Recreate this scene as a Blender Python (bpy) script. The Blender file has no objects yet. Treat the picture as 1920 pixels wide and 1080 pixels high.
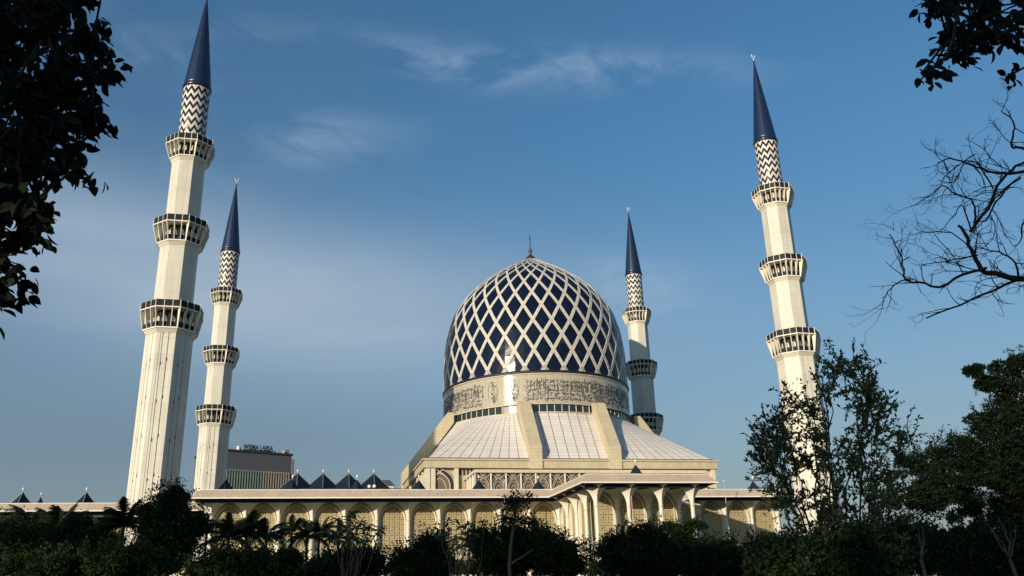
import bpy, bmesh, math, random
import numpy as np
from mathutils import Vector, Matrix
R_ = math.radians
PI = math.pi
random.seed(7)
rng = np.random.default_rng(7)

# ------------------------------------------------------------------ camera
scene = bpy.context.scene
col = scene.collection
FPX, PITCH, ROLL, HC = 1626.0, R_(19.757), R_(-1.676), 2.0
cd = bpy.data.cameras.new('camera'); cam = bpy.data.objects.new('camera', cd); col.objects.link(cam)
scene.camera = cam
cd.sensor_width = 36.0; cd.lens = FPX / 1920 * 36; cd.clip_start = 0.1; cd.clip_end = 20000
_c, _s = math.cos(ROLL), math.sin(ROLL)
_r0 = Vector((1, 0, 0)); _f = Vector((0, math.cos(PITCH), math.sin(PITCH))); _u0 = Vector((0, -math.sin(PITCH), math.cos(PITCH)))
_r = _r0 * _c + _u0 * _s; _u = _u0 * _c - _r0 * _s
m = Matrix((_r, _u, -_f)).transposed().to_4x4(); m.translation = (0, 0, HC)
cam.matrix_world = m

# building frame: the mosque is turned 13.35 degrees to the camera
TH = R_(13.35); OX, OY = -13.07, 240.72
SUN_EL = R_(12.8)
SUN_AZ = R_(-135.8) + TH            # direction towards the sun, world, measured from +X
# ------------------------------------------------------------------ light
w = bpy.data.worlds.new('World'); scene.world = w; w.use_nodes = True
nt = w.node_tree; N = nt.nodes; L = nt.links
for n in list(N): N.remove(n)
out = N.new('ShaderNodeOutputWorld'); bg = N.new('ShaderNodeBackground')
bg.inputs['Strength'].default_value = 0.122
sky = N.new('ShaderNodeTexSky'); sky.sky_type = 'NISHITA'; sky.sun_disc = False
sky.sun_elevation = SUN_EL
sky.sun_rotation = (PI / 2 - SUN_AZ) % (2 * PI)
sky.altitude = 60; sky.air_density = 1.25; sky.dust_density = 1.6; sky.ozone_density = 2.6
def vmath(op, a, b=None):
    n = N.new('ShaderNodeVectorMath'); n.operation = op
    L.new(a, n.inputs[0])
    if b is not None:
        if isinstance(b, tuple): n.inputs[1].default_value = b
        else: L.new(b, n.inputs[1])
    return n.outputs[0]
def smath(op, a, b=None, clamp=False, c=None):
    n = N.new('ShaderNodeMath'); n.operation = op; n.use_clamp = clamp
    for i, x in enumerate((a, b, c)):
        if x is None: continue
        if isinstance(x, (int, float)): n.inputs[i].default_value = x
        else: L.new(x, n.inputs[i])
    return n.outputs[0]
tc = N.new('ShaderNodeTexCoord')
sep = N.new('ShaderNodeSeparateXYZ'); L.new(tc.outputs['Generated'], sep.inputs[0])
azn = smath('ARCTAN2', sep.outputs['X'], sep.outputs['Y'])             # 0 = straight ahead, + to the right
eln = smath('ARCSINE', sep.outputs['Z'])
cmb = N.new('ShaderNodeCombineXYZ'); L.new(smath('MULTIPLY', azn, 1.0), cmb.inputs[0]); L.new(smath('MULTIPLY', eln, 3.2), cmb.inputs[1])
warp = N.new('ShaderNodeTexNoise'); warp.inputs['Scale'].default_value = 3.0; warp.inputs['Detail'].default_value = 3
L.new(cmb.outputs[0], warp.inputs['Vector'])
wv = N.new('ShaderNodeVectorMath'); wv.operation = 'MULTIPLY_ADD'; L.new(warp.outputs['Color'], wv.inputs[0]); wv.inputs[1].default_value = (.35, .35, 0); L.new(cmb.outputs[0], wv.inputs[2])
cirr = N.new('ShaderNodeTexNoise'); cirr.inputs['Scale'].default_value = 4.2; cirr.inputs['Detail'].default_value = 9; cirr.inputs['Roughness'].default_value = .62
L.new(wv.outputs[0], cirr.inputs['Vector'])
big = N.new('ShaderNodeTexNoise'); big.inputs['Scale'].default_value = 1.7; big.inputs['Detail'].default_value = 4
L.new(wv.outputs[0], big.inputs['Vector'])
def bump(ca, ce, sa, se, tilt=0.0):
    # soft patch of cloud centred on azimuth ca, elevation ce (degrees)
    da = smath('SUBTRACT', azn, R_(ca)); de = smath('SUBTRACT', eln, R_(ce))
    de = smath('SUBTRACT', de, smath('MULTIPLY', da, tilt))
    a = smath('POWER', smath('ABSOLUTE', smath('DIVIDE', da, R_(sa))), 2.0)
    b = smath('POWER', smath('ABSOLUTE', smath('DIVIDE', de, R_(se))), 2.0)
    return smath('EXPONENT', smath('MULTIPLY', smath('ADD', a, b), -1.0))
def ramp(src, a, b, va=0.0, vb=1.0):
    if a > b: a, b, va, vb = b, a, vb, va
    n = N.new('ShaderNodeMapRange'); n.interpolation_type = 'SMOOTHSTEP'
    L.new(src, n.inputs[0]); n.inputs[1].default_value = a; n.inputs[2].default_value = b
    n.inputs[3].default_value = va; n.inputs[4].default_value = vb
    return n.outputs[0]
veil = ramp(big.outputs['Fac'], .36, .66)
wisps = ramp(cirr.outputs['Fac'], .46, .72)
patch = None
for args, amp in (((-15, 33.2, 6, 1.0, -.08), .7), ((-5, 34.4, 8, 1.2, -.10), .65), ((9, 33.4, 9, 1.2, -.16), .85), ((-13.5, 29.0, 5.0, 1.5, .10), 1.1),
                  ((-26, 33, 7, 1.4, -.2), .6), ((9.8, 19.3, 3.2, 1.5, -.25), 2.2), ((-4, 34.0, 17, 1.2, -.06), .55), ((-25.5, 27.0, 5, 1.0, -.3), .7),
                  ((-60, 30, 12, 4, .1), .6), ((50, 26, 14, 3, -.1), .5), ((120, 35, 20, 5, .1), .5), ((-130, 30, 22, 5, .0), .5)):
    b_ = smath('MULTIPLY', bump(*args), amp)
    patch = b_ if patch is None else smath('ADD', patch, b_)
wmask = smath('MULTIPLY', patch, ramp(cirr.outputs['Fac'], .40, .66), clamp=True)
# milky veil bank spreading from the left at middle height, thinner to the right
vb = smath('ADD', smath('MULTIPLY', bump(-15, 18.5, 22, 4.4, -.03), 1.0), smath('MULTIPLY', bump(-30, 22, 14, 4, 0), .4))
vmask = smath('MULTIPLY', vb, ramp(big.outputs['Fac'], .22, .62, .62, 1.1), clamp=True)
# darker blue-grey cloud low on the left
db = smath('MULTIPLY', smath('ADD', bump(-20, 9.2, 20, 3.6, .02), smath('MULTIPLY', bump(-21, 29, 14, 6, 0), .45)), ramp(big.outputs['Fac'], .3, .7, .5, 1.0), clamp=True)
tint = N.new('ShaderNodeMix'); tint.data_type = 'RGBA'; tint.blend_type = 'MULTIPLY'; tint.inputs[0].default_value = 1.0
L.new(sky.outputs[0], tint.inputs[6]); tr_ = N.new('ShaderNodeMix'); tr_.data_type = 'RGBA'
L.new(ramp(eln, R_(6), R_(34)), tr_.inputs[0]); tr_.inputs[6].default_value = (0.80, 0.86, .92, 1); tr_.inputs[7].default_value = (0.58, 0.95, 1.16, 1)
L.new(tr_.outputs[2], tint.inputs[7])
def mixc(fac, a, colr):
    n = N.new('ShaderNodeMix'); n.data_type = 'RGBA'
    L.new(fac, n.inputs[0]); L.new(a, n.inputs[6]); n.inputs[7].default_value = colr
    return n.outputs[2]
lowhaze = smath('MULTIPLY', ramp(eln, R_(19), R_(0)), .62)
c0 = mixc(lowhaze, tint.outputs[2], (1.8, 2.2, 3.0, 1))
c1 = mixc(smath('MULTIPLY', db, .58), c0, (1.15, 1.72, 2.4, 1))
c2 = mixc(smath('MULTIPLY', vmask, .95, True), c1, (2.9, 3.75, 4.7, 1))
c3 = mixc(smath('MULTIPLY', wmask, .33), c2, (3.6, 4.6, 5.7, 1))
L.new(c3, bg.inputs['Color'])
L.new(bg.outputs[0], out.inputs[0])

sd = bpy.data.lights.new('sun', 'SUN'); sun = bpy.data.objects.new('sun', sd); col.objects.link(sun)
sd.energy = 4.75; sd.angle = R_(0.53); sd.color = (1.0, 0.86, 0.645)
sdir = Vector((math.cos(SUN_EL) * math.cos(SUN_AZ), math.cos(SUN_EL) * math.sin(SUN_AZ), math.sin(SUN_EL)))
sun.rotation_euler = sdir.to_track_quat('Z', 'Y').to_euler(); sun.location = (-60, -60, 60)
scene.view_settings.view_transform = 'Standard'; scene.view_settings.look = 'None'
scene.view_settings.exposure = 0.0; scene.view_settings.gamma = 1.0; scene.view_settings.use_curve_mapping = False
scene.render.engine = 'CYCLES'
scene.cycles.max_bounces = 6; scene.cycles.transparent_max_bounces = 6

# ------------------------------------------------------------------ materials
def material(name, color, rough=.7, metal=0.0, var=.12, vscale=.6, joints=None, jcol=.62, bump_=.15, spec=.5, uv=False, grain=9.0, streak=0.0, coat=0.0, fres=None):
    mt = bpy.data.materials.new(name); mt.use_nodes = True
    t = mt.node_tree; n = t.nodes; l = t.links
    p = n['Principled BSDF']
    p.inputs['Roughness'].default_value = rough; p.inputs['Metallic'].default_value = metal
    p.inputs['Specular IOR Level'].default_value = spec
    p.inputs['Coat Weight'].default_value = coat; p.inputs['Coat Roughness'].default_value = .12
    tc_ = n.new('ShaderNodeTexCoord')
    nz = n.new('ShaderNodeTexNoise'); nz.inputs['Scale'].default_value = vscale; nz.inputs['Detail'].default_value = 6; nz.inputs['Roughness'].default_value = .6
    l.new(tc_.outputs['Object'], nz.inputs['Vector'])
    mr = n.new('ShaderNodeMapRange'); l.new(nz.outputs['Fac'], mr.inputs[0])
    mr.inputs[1].default_value = .3; mr.inputs[2].default_value = .7; mr.inputs[3].default_value = 1 - var; mr.inputs[4].default_value = 1 + var * .6
    base = n.new('ShaderNodeVectorMath'); base.operation = 'SCALE'; base.inputs[0].default_value = color[:3]; l.new(mr.outputs[0], base.inputs['Scale'])
    cur = base.outputs[0]
    oi = n.new('ShaderNodeObjectInfo')
    ov = n.new('ShaderNodeMapRange'); l.new(oi.outputs['Random'], ov.inputs[0]); ov.inputs[3].default_value = 1 - var * .45; ov.inputs[4].default_value = 1 + var * .35
    sc = n.new('ShaderNodeVectorMath'); sc.operation = 'SCALE'; l.new(cur, sc.inputs[0]); l.new(ov.outputs[0], sc.inputs['Scale']); cur = sc.outputs[0]
    if streak:
        mp = n.new('ShaderNodeMapping'); l.new(tc_.outputs['Object'], mp.inputs['Vector']); mp.inputs['Scale'].default_value = (1.6, 1.6, .07)
        ns = n.new('ShaderNodeTexNoise'); ns.inputs['Scale'].default_value = 1.0; ns.inputs['Detail'].default_value = 5; l.new(mp.outputs[0], ns.inputs['Vector'])
        ms = n.new('ShaderNodeMapRange'); l.new(ns.outputs['Fac'], ms.inputs[0]); ms.inputs[1].default_value = .42; ms.inputs[2].default_value = .68; ms.inputs[3].default_value = 1; ms.inputs[4].default_value = 1 - streak
        s2 = n.new('ShaderNodeVectorMath'); s2.operation = 'SCALE'; l.new(cur, s2.inputs[0]); l.new(ms.outputs[0], s2.inputs['Scale']); cur = s2.outputs[0]
    if joints:
        if uv:
            src = tc_.outputs['UV']
        else:
            sp = n.new('ShaderNodeSeparateXYZ'); l.new(tc_.outputs['Object'], sp.inputs[0])
            ad = n.new('ShaderNodeMath'); l.new(sp.outputs['X'], ad.inputs[0]); l.new(sp.outputs['Y'], ad.inputs[1])
            cb = n.new('ShaderNodeCombineXYZ'); l.new(ad.outputs[0], cb.inputs[0]); l.new(sp.outputs['Z'], cb.inputs[1]); src = cb.outputs[0]
        br = n.new('ShaderNodeTexBrick'); l.new(src, br.inputs['Vector'])
        br.offset = joints[2] if len(joints) > 2 else 0.0; br.inputs['Scale'].default_value = 1.0
        br.inputs['Brick Width'].default_value = joints[0]; br.inputs['Row Height'].default_value = joints[1]
        br.inputs['Mortar Size'].default_value = joints[3] if len(joints) > 3 else .045; br.inputs['Mortar Smooth'].default_value = .2
        br.inputs['Color1'].default_value = (1, 1, 1, 1); br.inputs['Color2'].default_value = (.93, .93, .93, 1); br.inputs['Mortar'].default_value = (jcol, jcol, jcol, 1)
        mx = n.new('ShaderNodeVectorMath'); mx.operation = 'MULTIPLY'; l.new(cur, mx.inputs[0]); l.new(br.outputs['Color'], mx.inputs[1]); cur = mx.outputs[0]
    l.new(cur, p.inputs['Base Color'])
    if bump_:
        ng = n.new('ShaderNodeTexNoise'); ng.inputs['Scale'].default_value = grain; ng.inputs['Detail'].default_value = 4; l.new(tc_.outputs['Object'], ng.inputs['Vector'])
        bp = n.new('ShaderNodeBump'); bp.inputs['Strength'].default_value = bump_; bp.inputs['Distance'].default_value = .05
        l.new(ng.outputs['Fac'], bp.inputs['Height']); l.new(bp.outputs[0], p.inputs['Normal'])
    return mt

M = {}
M['cream'] = material('cream_render', (.66, .59, .46), .7, streak=.12, var=.10, vscale=.25)
M['cream_col'] = material('cream_column', (.71, .665, .565), .6, streak=.08, var=.08)
M['shaft'] = material('minaret_panels', (.68, .65, .575), .6, joints=(400, 3.4, 0, .05), jcol=.80, streak=.16, var=.09, vscale=.15)
M['rib'] = material('buttress_stone', (.55, .475, .33), .65, joints=(1.6, .85, .5, .05), jcol=.78, var=.10, vscale=.3, streak=.10)
M['wall'] = material('hall_wall_stone', (.52, .44, .30), .7, joints=(2.2, 1.1, 0, .04), jcol=.80, var=.10, streak=.12)
M['cornice'] = material('cornice_stone', (.52, .45, .32), .65, joints=(2.4, 3.0, 0, .03), jcol=.84, var=.08, streak=.12)
M['fascia'] = material('fascia_panel_stone', (.50, .40, .31), .62, var=.12, vscale=1.2, grain=20, streak=.06)
M['lip'] = material('white_fascia_lip', (.80, .74, .68), .5, var=.05)
M['white_roof'] = material('white_roof_panel', (.70, .655, .615), .5, joints=(50, 1.12, 0, .05), jcol=.55, uv=True, var=.07, vscale=.4, bump_=.05)
M['drum'] = material('polished_drum_panel', (.45, .405, .32), .10, var=.07, vscale=.5, bump_=.02, spec=.7, joints=(50, 1.9, 0, .035), jcol=.78)
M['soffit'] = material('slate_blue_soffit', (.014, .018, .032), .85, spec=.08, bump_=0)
M['script'] = material('calligraphy_grey', (.055, .06, .07), .6, var=.1, bump_=0)
M['navy'] = material('navy_enamel_panel', (.0045, .009, .027), .13, var=.35, vscale=.5, bump_=.06, grain=1.2, spec=.22, joints=(1.0, .95, .5, .05), jcol=2.0, uv=True)
M['navy_shell'] = material('navy_shell', (.008, .014, .035), .45, bump_=0)
M['band'] = material('white_dome_band', (.57, .54, .49), .5, spec=.25, joints=(50, 1.55, 0, .05), jcol=.55, uv=True, var=.10, vscale=.8, bump_=.03)
M['spire'] = material('navy_spire', (.009, .022, .066), .33, var=.25, vscale=.8, bump_=.03, spec=.55)
M['navy_tile'] = material('navy_tile', (.010, .018, .045), .30, var=.2)
M['chevron'] = material('white_chevron_tile', (.64, .59, .53), .45, var=.16, vscale=2.2)
M['dark'] = material('dark_metal_panel', (.018, .022, .03), .6, var=.3, spec=.15)
M['void'] = material('dark_opening', (.02, .022, .026), .6, var=.2, bump_=0)
M['glass'] = material('dark_window_glass', (.025, .04, .045), .12, var=.3, bump_=0)
M['screen'] = material('golden_lattice_metal', (.60, .50, .29), .55, var=.12, vscale=.9, bump_=0)
M['pane'] = material('pane_behind_lattice', (.030, .030, .020), .3, var=.35, vscale=.35, bump_=0)
M['reflect_pane'] = material('painted_reflection_behind_lattice', (.26, .25, .20), .6, var=.5, vscale=.22, bump_=0)  # paler pane colour stands in for reflections in the glass
M['trac'] = material('tracery_stone', (.50, .45, .35), .6, var=.12)
M['mauve'] = material('mauve_brown_infill', (.20, .145, .115), .7, joints=(.5, .5, .5, .05), jcol=.5, var=.2)
M['pyr'] = material('slate_blue_pyramid', (.010, .018, .030), .5, spec=.2, var=.3, vscale=1.5)
M['pyrline'] = material('pale_ridge_strip', (.16, .22, .25), .5)
M['ballm'] = material('white_ball', (.75, .75, .72), .4, var=.05)
M['bronze'] = material('weathered_bronze', (.12, .09, .07), .4, metal=.7, var=.2)
M['grey_wall'] = material('grey_office_wall', (.075, .082, .105), .8, var=.08, vscale=.05)
M['fin_green'] = material('pale_green_fin', (.17, .24, .22), .7, var=.15)
M['fin_beige'] = material('beige_fin', (.30, .27, .22), .7, var=.15)
M['green_glass'] = material('green_tinted_glazing', (.02, .05, .045), .3, var=.5, vscale=.4, joints=(60, 3.3, 0, .35), jcol=2.2)
M['brown_glass'] = material('brown_glazing', (.035, .03, .028), .3, var=.3)
M['letter'] = material('black_sign_letter', (.02, .022, .03), .5, var=.05, bump_=0)
M['pink'] = material('terracotta_roof', (.24, .19, .17), .8, var=.2)
M['darkroof'] = material('dark_flat_roof', (.03, .033, .04), .8, var=.3)
M['red'] = material('red_flag_cloth', (.26, .05, .035), .8, var=.2)
M['pole'] = material('grey_flagpole', (.42, .40, .36), .45, var=.1)
M['bark'] = material('dark_bark', (.026, .021, .017), .9, var=.35, vscale=4, bump_=.5)
M['palebark'] = material('pale_bark', (.10, .08, .06), .9, var=.35, vscale=5, bump_=.5)
M['earth'] = material('grass_ground', (.035, .05, .02), .95, var=.4, vscale=.3)
def leafmat(name, c, rough=.55, trans=.25):
    mt = bpy.data.materials.new(name); mt.use_nodes = True
    t = mt.node_tree; n = t.nodes; l = t.links; p = n['Principled BSDF']
    g = n.new('ShaderNodeNewGeometry'); tcx = n.new('ShaderNodeTexCoord')
    nz = n.new('ShaderNodeTexNoise'); nz.inputs['Scale'].default_value = .55; nz.inputs['Detail'].default_value = 3; l.new(tcx.outputs['Object'], nz.inputs['Vector'])
    ri = n.new('ShaderNodeMath'); ri.operation = 'MULTIPLY_ADD'; l.new(g.outputs['Random Per Island'], ri.inputs[0]); ri.inputs[1].default_value = .55; l.new(nz.outputs['Fac'], ri.inputs[2])
    cr = n.new('ShaderNodeValToRGB'); l.new(ri.outputs[0], cr.inputs[0])
    e = cr.color_ramp.elements
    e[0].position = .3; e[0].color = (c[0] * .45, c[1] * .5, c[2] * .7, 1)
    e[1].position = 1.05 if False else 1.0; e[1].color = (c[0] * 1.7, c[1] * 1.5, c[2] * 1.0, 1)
    l.new(cr.outputs[0], p.inputs['Base Color']); p.inputs['Roughness'].default_value = rough
    p.inputs['Specular IOR Level'].default_value = .12
    tr = n.new('ShaderNodeBsdfTranslucent'); l.new(cr.outputs[0], tr.inputs['Color'])
    mx = n.new('ShaderNodeMixShader'); mx.inputs[0].default_value = trans
    l.new(p.outputs[0], mx.inputs[1]); l.new(tr.outputs[0], mx.inputs[2])
    l.new(mx.outputs[0], n['Material Output'].inputs['Surface'])
    return mt
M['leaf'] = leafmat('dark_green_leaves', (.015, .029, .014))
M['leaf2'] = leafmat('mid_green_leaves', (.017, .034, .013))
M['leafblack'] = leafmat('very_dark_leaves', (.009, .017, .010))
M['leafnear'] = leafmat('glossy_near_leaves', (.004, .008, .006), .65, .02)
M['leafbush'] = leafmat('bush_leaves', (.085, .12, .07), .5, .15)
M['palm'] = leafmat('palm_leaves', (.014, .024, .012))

# ------------------------------------------------------------------ mesh helpers
class MB:
    def __init__(s): s.v = []; s.f = []; s.mi = []; s.uv = []; s.hasuv = False
    def add(s, verts, faces, mi=0, uvs=None):
        o = len(s.v); s.v += [tuple(x) for x in verts]
        for k, f in enumerate(faces):
            s.f.append([o + i for i in f]); s.mi.append(mi)
            if uvs is not None: s.hasuv = True; s.uv.append([uvs[i] for i in f])
            else: s.uv.append([(0, 0)] * len(f))
        return s
    def box(s, x0, x1, y0, y1, z0, z1, mi=0):
        return s.add([(x0,y0,z0),(x1,y0,z0),(x1,y1,z0),(x0,y1,z0),(x0,y0,z1),(x1,y0,z1),(x1,y1,z1),(x0,y1,z1)],
                     [(0,3,2,1),(4,5,6,7),(0,1,5,4),(1,2,6,5),(2,3,7,6),(3,0,4,7)], mi)
    def hexa(s, lo, hi, mi=0):
        return s.add(list(lo) + list(hi), [(0,3,2,1),(4,5,6,7),(0,1,5,4),(1,2,6,5),(2,3,7,6),(3,0,4,7)], mi)
    def prism(s, poly, z0, z1, mi=0, poly2=None):
        n = len(poly); p2 = poly2 or poly
        return s.add([(x, y, z0) for x, y in poly] + [(x, y, z1) for x, y in p2],
                     [tuple(range(n))[::-1], tuple(range(n, 2 * n))] + [(i, (i + 1) % n, n + (i + 1) % n, n + i) for i in range(n)], mi)
    def rev(s, prof, n=32, mi=0, rot=0.0, cx=0, cy=0, closed_top=True):
        vs = []; fs = []
        for (r, z) in prof:
            for k in range(n):
                a = rot + 2 * PI * k / n; vs.append((cx + r * math.cos(a), cy + r * math.sin(a), z))
        for j in range(len(prof) - 1):
            for k in range(n):
                k2 = (k + 1) % n; fs.append((j * n + k, j * n + k2, (j + 1) * n + k2, (j + 1) * n + k))
        if closed_top:
            fs.append(tuple(range((len(prof) - 1) * n, len(prof) * n)))
            fs.append(tuple(range(n))[::-1])
        return s.add(vs, fs, mi)
    def tube(s, pts, rad, n=6, mi=0, cap=True):
        pts = [Vector(p) for p in pts]; vs = []; fs = []
        if not hasattr(rad, '__len__'): rad = [rad] * len(pts)
        for i, p in enumerate(pts):
            d = (pts[min(i + 1, len(pts) - 1)] - pts[max(i - 1, 0)])
            if d.length < 1e-9: d = Vector((0, 0, 1))
            d.normalize(); a = d.orthogonal() if i == 0 else (a - d * a.dot(d))
            if a.length < 1e-6: a = d.orthogonal()
            a.normalize(); b = d.cross(a)
            for k in range(n):
                t = 2 * PI * k / n; q = p + (a * math.cos(t) + b * math.sin(t)) * rad[i]; vs.append(tuple(q))
        for i in range(len(pts) - 1):
            for k in range(n):
                k2 = (k + 1) % n; fs.append((i * n + k, i * n + k2, (i + 1) * n + k2, (i + 1) * n + k))
        if cap: fs.append(tuple(range((len(pts) - 1) * n, len(pts) * n))); fs.append(tuple(range(n))[::-1])
        return s.add(vs, fs, mi)
    def mesh(s, name, mats, smooth=False):
        me = bpy.data.meshes.new(name); me.from_pydata(s.v, [], s.f)
        for mm in (mats if isinstance(mats, (list, tuple)) else [mats]): me.materials.append(M[mm] if isinstance(mm, str) else mm)
        me.polygons.foreach_set('material_index', s.mi)
        if s.hasuv:
            ul = me.uv_layers.new(name='UVMap'); flat = [c for f in s.uv for q in f for c in q]; ul.data.foreach_set('uv', flat)
        if smooth is True: me.polygons.foreach_set('use_smooth', [True] * len(me.polygons))
        me.update(); return me
    def build(s, name, mats, parent=None, smooth=False, loc=None, rotz=0.0, kind=None, label=None):
        return link(name, s.mesh(name, mats, smooth), parent, loc, rotz, kind, label)
def link(name, me, parent=None, loc=None, rotz=0.0, kind=None, label=None):
    o = bpy.data.objects.new(name, me); col.objects.link(o)
    if parent is not None: o.parent = parent
    if loc is not None: o.location = loc
    if rotz: o.rotation_euler = (0, 0, rotz)
    if kind: o['kind'] = kind
    if label: o['label'] = label
    return o
def empty(name, loc=(0, 0, 0), rotz=0.0, parent=None):
    o = bpy.data.objects.new(name, None); col.objects.link(o); o.location = loc; o.rotation_euler = (0, 0, rotz)
    o.empty_display_size = .5
    if parent is not None: o.parent = parent
    return o
def tag(o, label, cat, group=None, kind=None):
    o['label'] = label; o['category'] = cat
    if group: o['group'] = group
    if kind: o['kind'] = kind
    return o
def copy_tree(src, parent=None):
    c = src.copy(); col.objects.link(c); c.parent = parent
    for ch in kids[src.name] if src.name in kids else src.children: copy_tree(ch, c)
    return c
kids = {}
def b2w(u, v, z=0.0):
    return Vector((OX + u * math.cos(TH) - v * math.sin(TH), OY + u * math.sin(TH) + v * math.cos(TH), z))
def wpt(px, py, Y):
    """world point seen at full-size photo position (px,py) at distance Y from the camera"""
    dx, dy = px - 960, py - 540
    x = _c * dx + _s * dy; y = -_s * dx + _c * dy
    r = Vector((x, FPX * math.cos(PITCH) + y * math.sin(PITCH), FPX * math.sin(PITCH) - y * math.cos(PITCH)))
    return Vector((0, 0, HC)) + r * (Y / r.y)

# ------------------------------------------------------------------ ground
g = MB(); g.add([(-6000, -3000, 0), (6000, -3000, 0), (6000, 9000, 0), (-6000, 9000, 0)], [(0, 1, 2, 3)])
go = g.build('ground', 'earth'); go['kind'] = 'structure'; go['label'] = 'grassy park ground in front of the mosque'

# ================================================================== MOSQUE
DU, DV = 24.3, 18.3            # dome axis in the building frame
mosque = empty('mosque', (OX, OY, 0), TH)
tag(mosque, 'large cream mosque with blue diamond-patterned dome and arcaded wings', 'mosque')

# ---- dome
zk = [61.6, 66, 72, 78, 84, 89, 94, 98, 101, 104, 106, 107.0]
rk = [28.2, 28.3, 28.1, 27.5, 26.0, 23.55, 19.6, 14.95, 10.7, 5.6, 2.3, .6]
def cr_interp(t, xs, ys):
    i = max(0, min(len(xs) - 2, int(np.searchsorted(xs, t) - 1)))
    x0, x1 = xs[i], xs[i + 1]; h = x1 - x0
    def sl(j):
        if j <= 0: return (ys[1] - ys[0]) / (xs[1] - xs[0])
        if j >= len(xs) - 1: return (ys[-1] - ys[-2]) / (xs[-1] - xs[-2])
        return (ys[j + 1] - ys[j - 1]) / (xs[j + 1] - xs[j - 1])
    s = (t - x0) / h; m0, m1 = sl(i) * h, sl(i + 1) * h
    return (2*s**3-3*s**2+1)*ys[i] + (s**3-2*s**2+s)*m0 + (-2*s**3+3*s**2)*ys[i+1] + (s**3-s**2)*m1
zs_d = np.linspace(61.6, 107, 900); rs_d = np.array([cr_interp(z, zk, rk) for z in zs_d])
arc = np.concatenate([[0], np.cumsum(np.hypot(np.diff(zs_d), np.diff(rs_d)))])
def dome_at(sarc, ang, off=0.0):
    z = float(np.interp(sarc, arc, zs_d)); r = float(np.interp(sarc, arc, rs_d))
    s2 = min(sarc + .4, arc[-1]); s1 = max(s2 - .8, 0)
    dz = np.interp(s2, arc, zs_d) - np.interp(s1, arc, zs_d); dr = np.interp(s2, arc, rs_d) - np.interp(s1, arc, rs_d)
    q = math.hypot(dz, dr); nr, nz = dz / q, -dr / q
    r += nr * off; z += nz * off
    return Vector((r * math.cos(ang), r * math.sin(ang), z))
node_z = [63.3, 68.2, 72.95, 77.3, 82.15, 86.6, 90.9, 94.7]
node_s = [float(np.interp(z, zs_d, arc)) for z in node_z]
rest = arc[-1] - node_s[-1]
for d in (4.55, 4.1, 3.6, 3.1, 2.6, 2.1):
    if node_s[-1] + d < arc[-1] - .8: node_s.append(node_s[-1] + d)
NK = len(node_s)
def S(t):
    if t < 0: return node_s[0] + t * (node_s[1] - node_s[0])
    return float(cr_interp(min(t, NK - 1), list(range(NK)), node_s))
HSTEP = PI / 32
FOOT0 = R_(-104.7) + HSTEP
dome = MB().rev([(float(r), float(z)) for z, r in zip(zs_d[::12], rs_d[::12])], 128).build('dome', 'navy_shell', mosque, True, (DU, DV, 0), label='blue and white pointed dome')
T0, T1 = -.27, NK - 1
for hand in (1, -1):
    b = MB(); n = 54; vs = []; fs = []; uvs = []
    for i in range(n + 1):
        t = T0 + (T1 - T0) * i / n; s_ = S(t)
        r = float(np.interp(s_, arc, rs_d)); half = .49 * (0.14 + .86 * (r / 28.0))
        a = hand * HSTEP * t
        ds = S(t + .02) - S(t - .02) if t < T1 - .03 else S(t) - S(t - .04)
        dv = Vector((hand * HSTEP * .04 * r, ds)); dv.normalize(); nx, ny = dv.y, -dv.x
        for j, (q, o) in enumerate(((-1, .02), (-.92, .16), (.92, .16), (1, .02))):
            vs.append(dome_at(s_ + ny * half * q, a + nx * half * q / max(r, .5), o + (.03 if hand == 1 else 0))); uvs.append((q, s_ * 1.12))
    for i in range(n):
        for j in range(3): fs.append((i * 4 + j, i * 4 + j + 1, (i + 1) * 4 + j + 1, (i + 1) * 4 + j))
    b.add(vs, fs, 0, uvs); me = b.mesh('lattice_band', 'band')
    for k in range(32): link('lattice_band', me, dome, None, FOOT0 + k * 2 * HSTEP)
b = MB(); r0 = 28.2; vs = []                                 # triangular feet of the crossings
vs = [dome_at(.35, -.052, .2), dome_at(.35, .052, .2), dome_at(1.9, .006, .2), dome_at(1.9, -.006, .2)]
b.add(vs, [(0, 1, 2, 3)]); me = b.mesh('band_foot', 'band')
for k in range(32): link('band_foot', me, dome, None, FOOT0 + k * 2 * HSTEP)
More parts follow.
